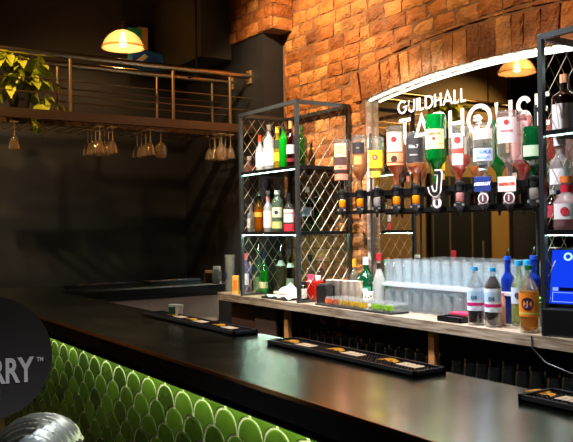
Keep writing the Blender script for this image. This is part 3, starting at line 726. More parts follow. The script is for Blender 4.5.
# hanging brand plates and badges on the rail
def plate(u, v, w, h, face, s, tc_, size, label, y=OY-.045, name='sign_plate', sub=None):
    q = hit(u, v, 1, y); t = thing(name, label, 'sign', (q.x, y, q.z), face_cam(q.x, y, .35))
    obj('panel', bx(-w/2, w/2, -.003, .003, -h/2, h/2, bevel=.001), pbr(face, .4), t)
    if s: obj('lettering', add_geo(B(), text_geo(s, size, .001), lambda px, pz: (px, -.0045, pz)), pbr(tc_, .5), t)
    obj('bracket', bx(-.006, .006, .003, OY+.03-y, -.006, .006), BLACKM, t)
    return t
plate(482.5, 184, .098, .082, '1c2c66', 'ABSOLUT', 'e8ecf4', .022, 'navy blue sign plate with white lettering on the bottle rail')
plate(507, 184, .1, .078, 'e4cdbc', 'BEEFEATER', 'c23a30', .0185, 'cream sign plate with red lettering on the bottle rail')
def badge(u, v, rx, rz__, label, s, y=OY-.05):
    q = hit(u, v, 1, y); t = thing('round_badge', label, 'badge', (q.x, y, q.z), face_cam(q.x, y, .35))
    def ell(f, d):
        bm = B(); n_ = 28
        A = [bm.verts.new((rx*f*math.cos(2*PI*i/n_), d, rz__*f*math.sin(2*PI*i/n_))) for i in range(n_)]; C = [bm.verts.new((co.co.x, d+.006, co.co.z)) for co in A]
        bm.faces.new(A); bm.faces.new(C[::-1])
        for i in range(n_): j = (i+1) % n_; bm.faces.new((A[j], A[i], C[i], C[j]))
        return bm
    obj('rim', ell(1, 0), pbr('ead8d4', .4), t); obj('face', ell(.8, -.002), pbr('4a3438' if s != '8' else 'e6cfc8', .4), t)
    if s: obj('lettering', add_geo(B(), text_geo(s, .04, .002), lambda px, pz: (px, -.0035, pz)), pbr('d8b8b4' if s != '8' else '1a1618', .4), t)
    obj('bracket', bx(-.006, .006, .006, OY+.03-y, -.006, .006), BLACKM, t)
badge(483, 198.5, .03, .03, 'small oval badge under the navy sign plate', 'I')
badge(509, 198, .03, .03, 'small oval badge under the cream sign plate', 'I')
badge(437, 203, .027, .03, 'small round badge below the big letter J', '8')
q = hit(435, 184, 1, OY-.06)
t = thing('letter_sign', 'black letter J with a pale outline hanging under the green bottle', 'sign', (q.x, OY-.06, q.z), face_cam(q.x, OY, .35))
for nm, wt, c, dy in (('outline', .034, 'e8d4c8', .0), ('letter_face', .019, '121112', -.003)):
    bm = B(); stroke(bm, [(.0, .065), (.032, .065), (.034, .06), (.026, -.02)]+[(.026-.026+.026*math.cos(R(-a_)), -.03-.026*math.sin(R(a_))) for a_ in range(10, 190, 20)]+[(-.032, -.012)] , wt, lambda px, pz, dd: (px, dy-dd, pz), .003)
    obj(nm, bm, pbr(c, .4), t)
obj('bracket', bx(.018, .03, .0, .09, .0, .012), BLACKM, t)

# -- stacked glasses ------------------------------------------------------------
GM = glass('f6fbfc', .13, 'f4fafe', .06)
def tumbler_bm(h=.125, r0=.03, r1=.036, inv=True):
    p_ = [(0, .0), (r0*.9, 0), (r0, .004), (r1, h), (r1-.0025, h), (r0-.004, .018), (0, .016)]
    if inv: p_ = [(a_, h-b_) for a_, b_ in p_]
    return lathe(B(), p_, 16)
x0g = -3.69
me0 = tumbler_bm(); g0 = obj('glass_tumbler', me0, GM, None, True)
first = True; cnt = 0
TRZ = 1.065
for tier, z in ((0, CT+.004), (1, TRZ+.0235)):
    for j in range(4 if tier == 0 else 3):
        for i in range(15):
            x = x0g+i*.083+random.uniform(-.002, .002); y = (3.145 if tier == 0 else 3.215)+0+j*.08+random.uniform(-.002, .002)
            if x > -2.68: continue
            o = g0 if first else g0.copy()
            if not first: COL.objects.link(o)
            first = False; o.location = (x, y, z); sc_ = 1 if tier == 0 else 1.1; o.scale = (1, 1, sc_)
            tag(o, 'clear upturned tumbler in the lower layer of glasses on the counter' if tier == 0 else 'clear upturned tumbler in the upper layer of glasses on the clear tray', 'glass', 'tumblers in the lower layer' if tier == 0 else 'tumblers in the upper layer')
tr = thing('glass_tray', 'clear plastic tray between the two layers of upturned tumblers', 'tray', (-3.2, 3.3, CT))
kid('tray_top', bx(-3.735, -2.62, 3.11, 3.43, TRZ, TRZ+.022, bevel=.004), glass('eef4f6', .85, 'e4ecf0', .2), tr)
for x in (-3.735, -2.626):
    for y in (3.11, 3.424): kid('leg', bx(x, x+.006, y, y+.006, CT, TRZ), glass('eef4f6', .3, 'e4ecf0', .2), tr)
# loose glasses in front of the tray, left
lg = None
for (u, v, y) in ((392, 296, 3.03), (405, 300, 3.05), (418, 303, 3.05), (431, 306, 3.05)):
    pass

# under-counter glasses
uc = obj('stored_glass', tumbler_bm(.13, .031, .038, True), glass('dfe6ea', .05, 'c8d4dc'), None, True); first = True
for x_s, n_ in ((-4.28, 14), (-2.94, 15)):
    for i in range(n_):
        for j in range(2):
            if first and False: pass
            o = uc if first else uc.copy()
            if not first: COL.objects.link(o)
            first = False
            o.location = (x_s+i*.088+random.uniform(-.006, .006), 3.03+j*.1, .576); o.scale = (1, 1, random.choice((1, 1.05, 1.15)))
            tag(o, 'clear glass stored upside down under the back counter, ' + ('left bay' if x_s < -4 else 'right bay'), 'glass', 'glasses under the counter, ' + ('left bay' if x_s < -4 else 'right bay'))

# -- things on the counter ----------------------------------------------------------
cups = [(331, 3.10), (338, 3.11), (345.5, 3.12), (352.5, 3.14), (359, 3.16)]
cp0 = obj('steel_cup', lathe(B(), [(0, 0), (.026, 0), (.029, .004), (.036, .118), (.0375, .12), (.036, .122), (.034, .118), (.027, .01), (0, .008)], 20), pbr('c4b8aa', .35, .45), None, True)
for i, (u, y) in enumerate(cups):
    o = cp0 if i == 0 else cp0.copy()
    if i: COL.objects.link(o)
    o.location = (AT(u, y, 285), y, CT); o.scale = (1, 1, 1.3)
    tag(o, 'brushed steel cup in the row behind the fruit tray', 'cup', 'steel cups behind the fruit tray')
y = 3.17; t = thing('small_tin', 'small white tin with dark dots between steel cups and wine bottle', 'tin', (AT(369, y, 285), y, CT), face_cam(-4.1, y))
obj('tin_body', lathe(B(), [(0, 0), (.038, 0), (.038, .088), (.036, .09), (0, .088)], 20), pbr('e9e2d0', .45), t, True)
bm = B()
for k, (aa, zz) in enumerate(((-.6, .03), (-.15, .02), (.3, .035), (-.4, .06), (.05, .055), (.5, .065))):
    vs = [(0, 0)]+[(.006*math.cos(2*PI*i/10), .007*math.sin(2*PI*i/10)) for i in range(10)]
    add_geo(bm, (vs, [(0, 1+i, 1+(i+1) % 10) for i in range(10)]), lambda px, pz: (.0388*math.sin(aa+px/.0388), -.0388*math.cos(aa+px/.0388), zz+pz))
obj('dots', bm, pbr('1c1a18', .5), t)
# black napkin holder by the red bottles
q = AT(325.5, 3.02, 285); t = thing('napkin_holder', 'black upright napkin holder next to the red bottles', 'holder', (q, 3.02, CT))
bm = B(); box(bm, -.05, .05, -.04, .04, 0, .008); box(bm, -.05, .05, -.04, -.034, 0, .125); box(bm, -.05, .05, .034, .04, 0, .125)
obj('frame', bm, BLACK, t); obj('napkins', bx(-.045, .045, -.028, .028, .009, .135), pbr('2a2624', .8), t)
# fruit caddy: dark end, clear lid, lemon/lime/orange compartments
fx0, fx1 = AT(318, 2.95, 300), AT(398, 2.98, 303)
t = thing('fruit_caddy', 'clear lidded garnish tray of citrus slices on the counter edge', 'container', ((fx0+fx1)/2, 2.99, CT))
kid('tray_base', bx(fx0, fx1, 2.925, 3.065, CT, CT+.012, bevel=.002), pbr('2a2a2c', .4), t)
kid('clear_box', bx(fx0+.12, fx1, 2.93, 3.06, CT+.013, CT+.052, bevel=.004), glass('f8fafa', .03), t)
kid('clear_lid', bx(fx0+.115, fx1+.004, 2.926, 3.064, CT+.053, CT+.064, bevel=.003), glass('f4f6f6', .22, 'e4e8e8', .2), t)
def slices(u0, u1, c, c2, label, n_):
    xa, xb = AT(u0, 2.95, 303), AT(u1, 2.95, 303)
    for i in range(n_):
        x = xa+(xb-xa)*(i+.5)/n_
        w = tag(obj('citrus_slice', lathe(B(), [(0, -.004), (.018, -.004), (.0205, 0), (.018, .004), (0, .004)], 14), pbr(c, .4), None, True), label, 'fruit slice', label.split(' slice')[0]+' slices')
        w.location = (x, 2.955+random.uniform(0, .02), CT+.0345); w.rotation_euler = (R(80+random.uniform(-8, 8)), 0, random.uniform(-.5, .5))
        obj('flesh', lathe(B(), [(0, -.0036), (.0155, -.0034), (.0155, .0034), (0, .0036)], 14), pbr(c2, .4), w)
slices(324, 335, 'e0602a', 'e88a50', 'orange slice at the left of the garnish tray', 4)
slices(337, 366, 'ffc400', 'ffd820', 'yellow lemon slice in the middle of the garnish tray', 9)
slices(369, 392, '98d020', 'b8e850', 'green lime slice at the right of the garnish tray', 7)
# paper tray of eggs-like garnishes inside the left unit
t = thing('serving_tray', 'black tray lined with white paper on the counter inside the left shelf unit', 'tray', (-4.62, 3.0, CT))
obj('tray', bx(-.17, .17, -.075, .1, .0, .014, bevel=.004), BLACK, t)
bm = B(); n_ = 10; g = {}
for i in range(n_+1):
    for j in range(5):
        x = -.155+.33*i/n_; y = -.06+.15*j/4; g[i, j] = bm.verts.new((x, y, .018+.012*math.sin(i*1.7+j)*math.cos(j*2.1)+(.055*max(0, (j-2.6)) * (1.2-abs(i-4)/6))))
for i in range(n_):
    for j in range(4): bm.faces.new((g[i, j], g[i+1, j], g[i+1, j+1], g[i, j+1]))
obj('crumpled_paper', bm, pbr('eceef2', .7), t, True)
for i in range(9):
    o = tag(obj('peach_sweet', lathe(B(), [(0, 0), (.014, .003), (.018, .012), (.013, .022), (0, .026)], 12), pbr('f0b89a', .5), None, True), 'peach coloured sweet lying on the white paper tray', 'food', 'sweets on the paper tray')
    o.location = (-4.62+.005+.034*(i % 5)-.02, 2.955+(i//5)*.035, CT+.034)
# soda bottles
def soda(label, u, y, v, full, cap='1f9ad8', H=.295, labelc='d4e2ec', liq='3a1418', lev=.28, extra=None, Rb=.041, lab=(.26, .66)):
    return put(label, u, y, CT, v, H=H, Rb=Rb, hb=.68, hs=.9, rn=.0125, gl=glass('f0f2f2', .06), liq=liq, lev=lev if not full else .86, cap=cap, caph=.02, capr=.0155,
        labels=[(lab[0], lab[1], labelc, 175, extra or [('#band', .022, '1f8fc4', .035), ('#band', .02, 'b8246a', -.028), ('XS', .03, '2a3a5a', .008), ('|||||', .014, 'f0f0f0', -.042)])], name='soft_drink_bottle')
SE = [('#band', .045, 'a8c8dc', .018), ('#band', .016, 'c01c6c', -.026), ('os', .036, '24406a', .012), ('|||||', .016, 'f4f4f4', -.040)]
soda('part used cola bottle with a blue cap, clear in its upper half', 475.5, 2.97, 300, False, extra=SE)
soda('full dark cola bottle with a blue cap, right of the part used one', 493, 2.98, 300, True, extra=SE)
bottle('tall orange squash bottle with a green cap and dark round emblem', AT(529, 2.955, 300), 2.955, CT, H=.315, Rb=.046, hb=.62, hs=.88, rn=.014, gl=glass('f0eee0', .08), liq='ffc23a', lev=.63, cap='1f6a3a', caph=.022, capr=.018,
       labels=[(.25, .60, 'f08a1c', 170, [('#disc', .03, '4a1c3a', .006), ('J', .034, 'e8c8d0', .006), ('#band', .008, 'd8d060', -.04)])], name='soft_drink_bottle')
put('clear bottle of lime cordial with a blue cap behind the orange bottle', 519, 3.12, CT, 290, H=.325, Rb=.04, hb=.6, hs=.85, gl=glass('e8f0d8', .12), liq='c8d03a', lev=.5, cap='1f9ad8', caph=.025, capr=.02, labels=[(.35, .6, 'a8b8c0', 60, [('#disc', .016, '3a3a5a', 0)])], name='cordial_bottle')
put('second clear cordial bottle with a blue cap, partly hidden by the orange bottle', 527.5, 3.2, CT, 290, H=.325, Rb=.036, hb=.6, hs=.85, gl=glass('e8f0e8', .12), liq='9fc03a', lev=.5, cap='1f9ad8', caph=.025, capr=.018, name='cordial_bottle')
for (u, y, lb, H_) in ((508, 3.15, 'cobalt blue liqueur bottle with a chrome pourer beside the cola bottles', .345), (534, 3.2, 'cobalt blue liqueur bottle with a chrome pourer next to the right post', .35)):
    put(lb, u, y, CT, 290, H=H_, Rb=.036, hb=.66, hs=.78, rn=.016, gl=glass('1a50c8', .6, '1040b8'), liq='1a48c0', lev=.6, cap='1a50c8', caph=.02, pour=True)
t = thing('plastic_bottle', 'pink plastic bottle between the dark cola and the blue liqueur', 'bottle', (AT(502, 3.07, 300), 3.07, CT))
obj('bottle_body', lathe(B(), [(0, 0), (.017, 0), (.017, .13), (.012, .145), (.012, .15), (0, .15)], 16), pbr('e8a090', .5), t, True)
obj('lid', lathe(B(), [(.0125, .148), (.0125, .165), (0, .166)], 14), pbr('e87a80', .4), t, True)
# mint leaves by the post
t = thing('mint_sprig', 'sprig of fresh green mint in a glass beside the right post', 'plant', (AT(538.5, 3.04, 300), 3.04, CT))
obj('glass', lathe(B(), [(0, 0), (.02, 0), (.026, .1), (.024, .1), (.018, .006), (0, .006)], 14), CLEAR, t, True)
obj('stem', tube(B(), [(0, 0, .01), (.003, 0, .11), (0, 0, .15)], .002, 6), pbr('4a8a2a', .5), t)
def leaf(bm, base, dirv, ln, wd, upv=Vector((0, 0, 1)), curl=.3):
    dirv = dirv.normalized(); side = dirv.cross(upv).normalized(); nn_ = side.cross(dirv)
    n_ = 6; A = []
    for i in range(n_+1):
        t_ = i/n_; w = wd*math.sin(PI*min(1, t_**.7))*(1 if i else 0) + .0005; c = base+dirv*ln*t_-nn_*curl*ln*t_*t_
        A.append([bm.verts.new(c-side*w+nn_*w*.35), bm.verts.new(c), bm.verts.new(c+side*w+nn_*w*.35)])
    for P_, Q in zip(A, A[1:]):
        bm.faces.new((P_[0], P_[1], Q[1], Q[0])); bm.faces.new((P_[1], P_[2], Q[2], Q[1]))
bm = B()
for k in range(14):
    aa = k*2.4; leaf(bm, Vector((0, 0, .1+.0045*k)), Vector((math.cos(aa), math.sin(aa), .6)), .035, .011)
obj('leaves', bm, pbr('5fae34', .5), t)
# fruit boxes
q = AT(474, 3.06, 306)
t = thing('berry_punnet', 'red berry punnet behind the black tray on the counter', 'punnet', (AT(465, 3.07, 310), 3.07, CT))
obj('box', bx(-.09, .09, -.04, .04, 0, .03, bevel=.006), pbr('4a1420', .4), t)
obj('berries', bx(-.082, .082, -.034, .034, .026, .042, bevel=.007), pbr('d81f4a', .4, 0, .4, 60, .8), t)
t = thing('black_tray', 'small black plastic tray in front of the red berry punnet', 'tray', (AT(454.5, 2.985, 314), 2.985, CT))
bm = B(); box(bm, -.085, .085, -.045, .045, 0, .006); box(bm, -.085, .085, -.045, -.04, 0, .028); box(bm, -.085, .085, .04, .045, 0, .028); box(bm, -.085, -.08, -.045, .045, 0, .028); box(bm, .08, .085, -.045, .045, 0, .028)
obj('rim', bm, pbr('141416', .2), t); obj('contents', bx(-.078, .078, -.038, .038, .007, .02, bevel=.004), pbr('2e2a2c', .3, 0, .5, 50, .6), t)
# items at the left end: tall glass, yellow carton, jars
x = AT(229.5, 3.02, 270)
t = thing('vase', 'tall clear vase standing at the left end of the back counter', 'vase', (AT(230, 3.05, 270), 3.05, CT))
obj('vase_body', lathe(B(), [(0, 0), (.042, 0), (.042, .25), (.046, .3), (.043, .3), (.039, .25), (.039, .012), (0, .01)], 20), glass('e8ece8', .22, 'd8dcd4'), t, True)
obj('round_label', lathe(B(), [(.0435, .1), (.0435, .16)], 10, -PI/2-.5, -PI/2+.5), pbr('2c3050', .5), t, True)
t = thing('yellow_carton', 'small yellow carton standing between the vase and the shelf unit', 'carton', (AT(235.8, 2.95, 280), 2.95, CT), face_cam(-5, 3))
obj('carton_body', bx(-.024, .024, -.02, .02, 0, .145, bevel=.002), pbr('e0b050', .5), t)
obj('printed_panel', bx(-.016, .016, -.0215, -.0205, .03, .11), pbr('e87a20', .5), t)
for u, v, h, c, lb, y in ((209, 281, .09, '3a2418', 'small brown jar on the far end of the dark return bar', 2.5), (217, 280, .12, '6f7672', 'squat clear jar with a steel lid on the far end of the return bar', 2.53)):
    q = hit(u, v, 0, -5.12)
    t = thing('jar', lb, 'jar', (hit(u, v, 1, y).x, y, BT))
    obj('jar_body', lathe(B(), [(0, 0), (.032, 0), (.034, .01), (.034, h*.75), (.026, h*.85)], 16), glass(c, .5, c), t, True)
    obj('lid', lathe(B(), [(.028, h*.83), (.028, h), (0, h+.002)], 16), pbr('a8805a' if h < .1 else 'b8b8b4', .3, .6), t, True)

# -- till ---------------------------------------------------------------------------
sx = AT(551, 2.99, 270)
t = thing('till', 'black touchscreen till with a bright blue screen under the right shelf', 'till', (sx+.17, 3.04, CT), R(18))
obj('base', bx(-.19, .19, -.09, .12, 0, .13, bevel=.008), pbr('161618', .3), t)
obj('stand', bx(-.05, .05, .03, .08, .13, .3, bevel=.005), BLACK, t)
tilt = R(-12)
def tl(bm, zc=.27, yc=-.01):
    rm = Matrix.Rotation(tilt, 4, 'X'); 
    for v in bm.verts: v.co = rm @ v.co + Vector((0, yc, zc))
    return bm
hd = obj('screen_housing', tl(bx(-.19, .19, 0, .03, -.14, .14, bevel=.006)), pbr('101012', .3), t)
scr = obj('screen', tl(bx(-.172, .172, -.002, .0, -.125, .125)), emit('1038d8', 1.3), t)
obj('screen_text', tl(add_geo(B(), text_geo('Ou', .05, .002), lambda px, pz: (px-.085, -.0035, pz+.092))), emit('b8f0b8', 1.3), scr)
bm = B()
for (xa, xb, za, zb) in ((-.16, .16, -.118, -.115), (-.16, .16, -.075, -.072), (-.16, -.157, -.118, -.072)): box(bm, xa, xb, -.004, -.0025, za, zb)
box(bm, -.16, -.135, -.004, -.0025, -.066, -.05)
obj('screen_field', tl(bm), emit('88a8e8', 1.2), scr)
obj('screen_bar', tl(bx(-.13, .16, -.004, -.0025, -.066, -.05)), emit('081038', .6), scr)
# small silver can in front of till
t = thing('card_reader', 'small black card reader with a silver badge beside the till', 'card reader', (AT(547, 2.96, 315), 2.96, CT), 0)
obj('reader_body', bx(-.02, .02, -.015, .015, 0, .09, bevel=.004), BLACK, t); obj('silver_badge', bx(-.007, .007, -.0165, -.0155, .02, .07, bevel=.0003), pbr('c8ccd0', .3), t)

# ------------------------------------------------------------------ glass rack over the return bar
RA, RB_, RE = -5.355, -5.66, 3.2
rack = thing('glass_rack', 'hanging metal glass rack with twin handrails above the dark return bar', 'rack', (-5.5, 2.0, 2.2))
RT = 2.68
kid('top_rail', tube(B(), [(RA, .55, RT), (RA, RE, RT)], .024, 12), GOLDTUBE, rack, True)
kid('top_rail', tube(B(), [(RB_, .55, RT), (RB_, RE, RT)], .024, 12), GOLDTUBE, rack, True)
for x in (RA, RB_):
    kid('wall_bracket', bx(x-.05, x+.02, RE-.02, RE, RT-.06, RT+.05, bevel=.004), pbr('b0906a', .4, .8), rack)
LZ = 2.25
bm = B(); box(bm, RA-.02, RA+.02, .55, RE, LZ-.035, LZ+.03); box(bm, RB_-.02, RB_+.02, .55, RE, LZ-.035, LZ+.03)
kid('shelf_frame', bm, pbr('6b5644', .35, .8), rack)
bm = B()
y = .6
while y < RE: box(bm, RB_, RA, y, y+.012, LZ-.0, LZ+.01); y += .09
kid('slats', bm, pbr('4a3c30', .4, .8), rack)
for x in (RA, RB_):
    for y in (.75, 1.70, 2.50, 3.0):
        kid('post', tube(B(), [(x, y, LZ), (x, y, RT)], .013 if x == RA else .011, 10), pbr('a08c70', .3, .9), rack, True)
    for z in (2.40, 2.50): kid('thin_rail', tube(B(), [(x, .55, z), (x, RE, z)], .005, 6), pbr('7a6450', .35, .9), rack, True)
for y in (.7, 2.78): kid('ceiling_rod', tube(B(), [((RA+RB_)/2, y, RT), ((RA+RB_)/2, y, CEIL)], .008, 8), BLACKM, rack, True)
for y in (.7, 2.78): kid('cross_bar', tube(B(), [(RA, y, RT), (RB_, y, RT)], .01, 8), BLACKM, rack, True)
HZ = LZ-.075
y = .62; bm = B(); 
while y < 3.15:
    for dy in (-.02, .02): tube(bm, [(RA+.08, y+dy, HZ), (RB_-.08, y+dy, HZ)], .0035, 5)
    tube(bm, [(RA, y, HZ), (RA, y, LZ-.03)], .003, 5); tube(bm, [(RB_, y, HZ), (RB_, y, LZ-.03)], .003, 5)
    for x in (RA, RB_): tube(bm, [(x, y-.02, HZ), (x, y+.02, HZ)], .003, 5)
    y += .098
kid('hanger_rods', bm, pbr('5a4a3c', .35, .9), rack)
# wine glasses hanging by the foot
WG = glass('f4e8d4', .1, 'f4e4c8', .05)
t0 = thing('wine_glass', '', 'glass', (0, 0, 0))
obj('foot', lathe(B(), [(0, .006), (.02, .005), (.034, .0035), (.034, .0015), (0, .0)], 18), glass('f0e4d0', .4, 'f4e4c8', .05), t0, True)
obj('stem', lathe(B(), [(.006, 0), (.0042, -.012), (.004, -.08), (.007, -.09)], 10), glass('f0e4d0', .4, 'f4e4c8', .05), t0, True)
obj('bowl', lathe(B(), [(0, -.088), (.008, -.09), (.022, -.108), (.033, -.14), (.041, -.185), (.0400, -.185), (.031, -.14), (.02, -.11), (0, -.094)], 20), WG, t0, True)
groups = [(22, [RA+.02], 'single wine glass hanging alone below the trailing plant', None),
 (108, [RA+.05-.085*k for k in range(4)], 'wine glass hanging in the large left cluster', 'left cluster of hanging wine glasses'),
 (98, [RA+.05-.085*k for k in range(4)], 'wine glass hanging in the large left cluster', 'left cluster of hanging wine glasses'),
 (147, [RA+.05-.085*k for k in range(4)], 'wine glass hanging in the middle cluster', 'middle cluster of hanging wine glasses'),
 (227, [RA+.05-.085*k for k in range(4)], 'wine glass hanging in the cluster next to the shelf unit', 'right cluster of hanging wine glasses'),
 (215, [RA+.05-.085*k for k in range(3)], 'wine glass hanging in the cluster next to the shelf unit', 'right cluster of hanging wine glasses')]
first = True
for u, xs, lb, gp in groups:
    dd = hit(u, 135, 0, RA+.05).y
    yy = .62+round((dd-.62)/.098)*.098
    for x in xs:
        if first: o = t0; o.location = (x, yy, HZ+.004)
        else: o = dup(t0, (x, yy, HZ+.004))
        first = False; o['label'] = lb
        if gp: o['group'] = gp
q = hit(162, 135, 0, RA+.02); yy = .62+round((q.y-.62)/.098)*.098
for x, yy, lb in ((RA+.02, yy, 'balloon gin glass hanging alone between the middle and right clusters'), (RA+.08, .62+round((hit(227, 135, 0, RA).y-.62)/.098)*.098-.098, 'balloon gin glass hanging at the front of the right cluster')):
    t = thing('balloon_glass', lb, 'glass', (x, yy, HZ+.004))
    obj('foot', lathe(B(), [(0, .006), (.034, .0035), (.034, .0015), (0, 0)], 18), glass('f0e4d0', .4, 'f4e4c8', .05), t, True)
    obj('stem', lathe(B(), [(.006, 0), (.004, -.012), (.004, -.07), (.008, -.08)], 10), glass('f0e4d0', .4, 'f4e4c8', .05), t, True)
    obj('bowl', lathe(B(), [(0, -.078), (.02, -.084), (.042, -.11), (.05, -.14), (.046, -.17), (.038, -.2), (.037, -.2), (.045, -.17), (.048, -.14), (.04, -.112), (0, -.084)], 20), WG, t, True)

# trailing plant on the rack
q = hit(20, 100, 0, -5.45)
pt = thing('potted_ivy', 'trailing yellow green pothos plant sitting on the glass rack', 'plant', (-5.48, q.y, LZ+.011))
obj('pot', lathe(B(), [(0, 0), (.06, 0), (.08, .13), (.085, .14), (.075, .14), (.06, .02), (0, .02)], 20), pbr('1c1a18', .5), pt, True)
obj('soil', lathe(B(), [(0, .125), (.073, .125)], 16), pbr('2a1c12', .9), pt)
random.seed(11)
stems = B(); leavesb = B()
for k in range(20):
    aa = random.uniform(0, 2*PI) if k > 9 else random.uniform(-.4, 2.0)
    ln = random.uniform(.08, .27); dv = Vector((math.cos(aa)*.6, math.sin(aa), 0)); base = Vector((0, 0, .14)); hh = random.uniform(.3, .75)
    pts = [base+dv*ln*t_+Vector((0, 0, hh*t_-.55*t_*t_*random.uniform(.8, 1.1))) for t_ in (0, .25, .5, .75, 1)]
    tube(stems, pts, .0028, 5)
    for j, pnt in enumerate(pts[1:]):
        for _ in range(2):
            dl = (dv+Vector((random.uniform(-.9, .9), random.uniform(-.9, .9), random.uniform(-.9, .3))))
            leaf(leavesb, pnt, dl, random.uniform(.075, .12), random.uniform(.028, .044), curl=random.uniform(.1, .6))
obj('stems', stems, pbr('7a9030', .5), pt); obj('leaves', leavesb, pbr('b0bc30', .45, 0, .5, 14), pt, True)

# ------------------------------------------------------------------ pendant lamps
def pendant(x, y, z, label, power, rs=.165):
    t = thing('pendant_lamp', label, 'lamp', (x, y, z))
    k = rs/.165
    prof = [(.03, .135), (.05, .13), (.09, .11), (.13, .075), (.155, .035), (.165, 0), (.168, -.01)]
    sh = obj('glass_shade', lathe(B(), [(a_*k, b_*k) for a_, b_ in prof]+[(a_*k-.004, b_*k) for a_, b_ in prof[::-1]], 40), glass('fff2dc', .5, 'fff0d8', .15), t, True)
    obj('shade_rim', lathe(B(), [(.168*k, -.012*k), (.172*k, -.004*k), (.167*k, .002*k), (.163*k, -.006*k), (.168*k, -.012*k)], 40), glass('ffe0b0', .7, 'ffd8a0', .1), t, True)
    obj('lamp_holder', lathe(B(), [(0, .215), (.012, .213), (.014, .19), (.024, .18), (.026, .15), (.038, .135), (0, .134)], 20), BRASS, t, True)
    obj('cord', tube(B(), [(0, 0, .21), (0, 0, CEIL-z)], .004, 6), BLACK, t)
    obj('bulb', lathe(B(), [(0, -.0), (.02, .008), (.03, .03), (.026, .055), (.012, .085), (.012, .12), (0, .12)], 16), emit('ffc27a', power), t, True)
    return t
pq = hit(123, 47, 0, -5.95)
pendant(-5.95, pq.y, pq.z, 'lit glass dome pendant lamp hanging above the rack rails', 170, .17)
lq = hit(517, 70, 1, 6.1)      # the reflected lamp: mirror its image position about the mirror plane
pendant(lq.x, 2*MY-lq.y, lq.z-.02, 'lit glass dome pendant lamp seen reflected in the mirror', 130, .18)
# sign behind the lamp
sq = hit(141, 40, 0, -6.45)
t = thing('wall_sign', 'small tan and teal sign with a blue rounded base behind the lit lamp', 'sign', (-6.45, sq.y, sq.z))
obj('tan_board', bx(-.02, .0, -.03, .07, -.11, .12, bevel=.004), pbr('b09060', .5), t)
obj('teal_corner', bx(.0, .012, -.13, -.0, -.2, .1, bevel=.004), pbr('1fae84', .5), t)
bm = B(); n_ = 24
A = [bm.verts.new((.014, .07+.2*math.cos(2*PI*i/n_), -.19+.1*math.sin(2*PI*i/n_))) for i in range(n_)]; C = [bm.verts.new((.03, .07+.17*math.cos(2*PI*i/n_), -.19+.085*math.sin(2*PI*i/n_))) for i in range(n_)]
bm.faces.new(C)
for i in range(n_): j = (i+1) % n_; bm.faces.new((A[i], A[j], C[j], C[i]))
obj('blue_oval', bm, pbr('1f5cb8', .4), t)
bm = B(); vs = [bm.verts.new(q_) for q_ in ((.032, -.08, -.21), (.032, -.05, -.24), (.032, .06, -.15), (.032, .02, -.13))]; bm.faces.new(vs)
obj('white_stripe', bm, pbr('d8e8e8', .4), t)
obj('wall_mount', bx(-.15, -.02, .0, .03, -.02, .02), BLACKM, t)

# ------------------------------------------------------------------ near left: round sign on a post, ribbed stool
dsign = 2.0
c = EYE + ray(-12.3, 358)*dsign
nrm = (EYE-c).normalized(); rad_s = 61.8/FPX*dsign
t = thing('round_sign', 'large round black sign with grey capital letters at the left edge', 'sign', (c.x, c.y, 0), 0)
zx = Vector((0, 0, 1)); right = zx.cross(nrm).normalized(); upp = nrm.cross(right)
def onp(px, pz, d): return (c + right*px + upp*pz + nrm*d) - Vector((c.x, c.y, 0))
bm = B(); n_ = 64
A = [bm.verts.new(onp(rad_s*math.cos(2*PI*i/n_), rad_s*math.sin(2*PI*i/n_), 0)) for i in range(n_)]; C = [bm.verts.new(onp(rad_s*math.cos(2*PI*i/n_), rad_s*math.sin(2*PI*i/n_), -.02)) for i in range(n_)]
bm.faces.new(A); bm.faces.new(C[::-1])
for i in range(n_): j = (i+1) % n_; bm.faces.new((A[j], A[i], C[i], C[j]))
obj('disc', bm, pbr('1d1b1c', .55, 0, .05), t)
k = dsign/FPX
bm = B(); add_geo(bm, text_geo('RRY', 34*k, .9*k, .66), lambda px, pz: onp(px+(12.3+10)*k-.0*k, pz+(358-373.5)*k, .002))
add_geo(bm, text_geo('TM', 6*k, .15*k, .8), lambda px, pz: onp(px+(12.3+37.5)*k, pz+(358-363)*k, .002))
add_geo(bm, text_geo('E', 14*k, .3*k, .8), lambda px, pz: onp(px+(12.3-4)*k, pz+(358-396)*k, .002))
obj('lettering', bm, pbr('b4b4b6', .5, 0, .03), t)
obj('sign_post', tube(B(), [(0, 0, .02), tuple(onp(0, -rad_s*.5, -.03))], .014, 10), BLACKM, t, True)
obj('foot_plate', lathe(B(), [(0, 0), (.085, 0), (.085, .015), (.02, .022), (0, .022)], 28), BLACKM, t, True)
sp = EYE + ray(40, 442)*2.15
t = thing('bar_stool', 'stool with a ribbed silver domed seat below the round sign', 'stool', (sp.x, sp.y, 0), R(56.6))
bm = B(); prof = []; rs_ = .115
zs = sp.z-.01
n_ = 30; g = {}
for i in range(n_+1):
    for j in range(60+1):
        X = -1+2*i/n_; Y = -1+2*j/60
        s = max(abs(X), abs(Y)); l = math.hypot(X, Y) or 1
        px, py = X*s/l, Y*s/l; d_ = min(1, math.hypot(px, py))
        z = zs+.085*math.sqrt(max(0, 1-d_*d_*.97)) + .0045*math.sin(py*rs_*2*PI/.02)
        g[i, j] = bm.verts.new((px*rs_, py*rs_, z))
for i in range(n_):
    for j in range(60): bm.faces.new((g[i, j], g[i+1, j], g[i+1, j+1], g[i, j+1]))
obj('seat', bm, pbr('8a9492', .35, .5, .05), t, True)
obj('seat_base', lathe(B(), [(0, zs-.012), (rs_, zs-.01), (rs_+.006, zs+.012), (rs_-.004, zs+.02)], 32), BLACKM, t, True)
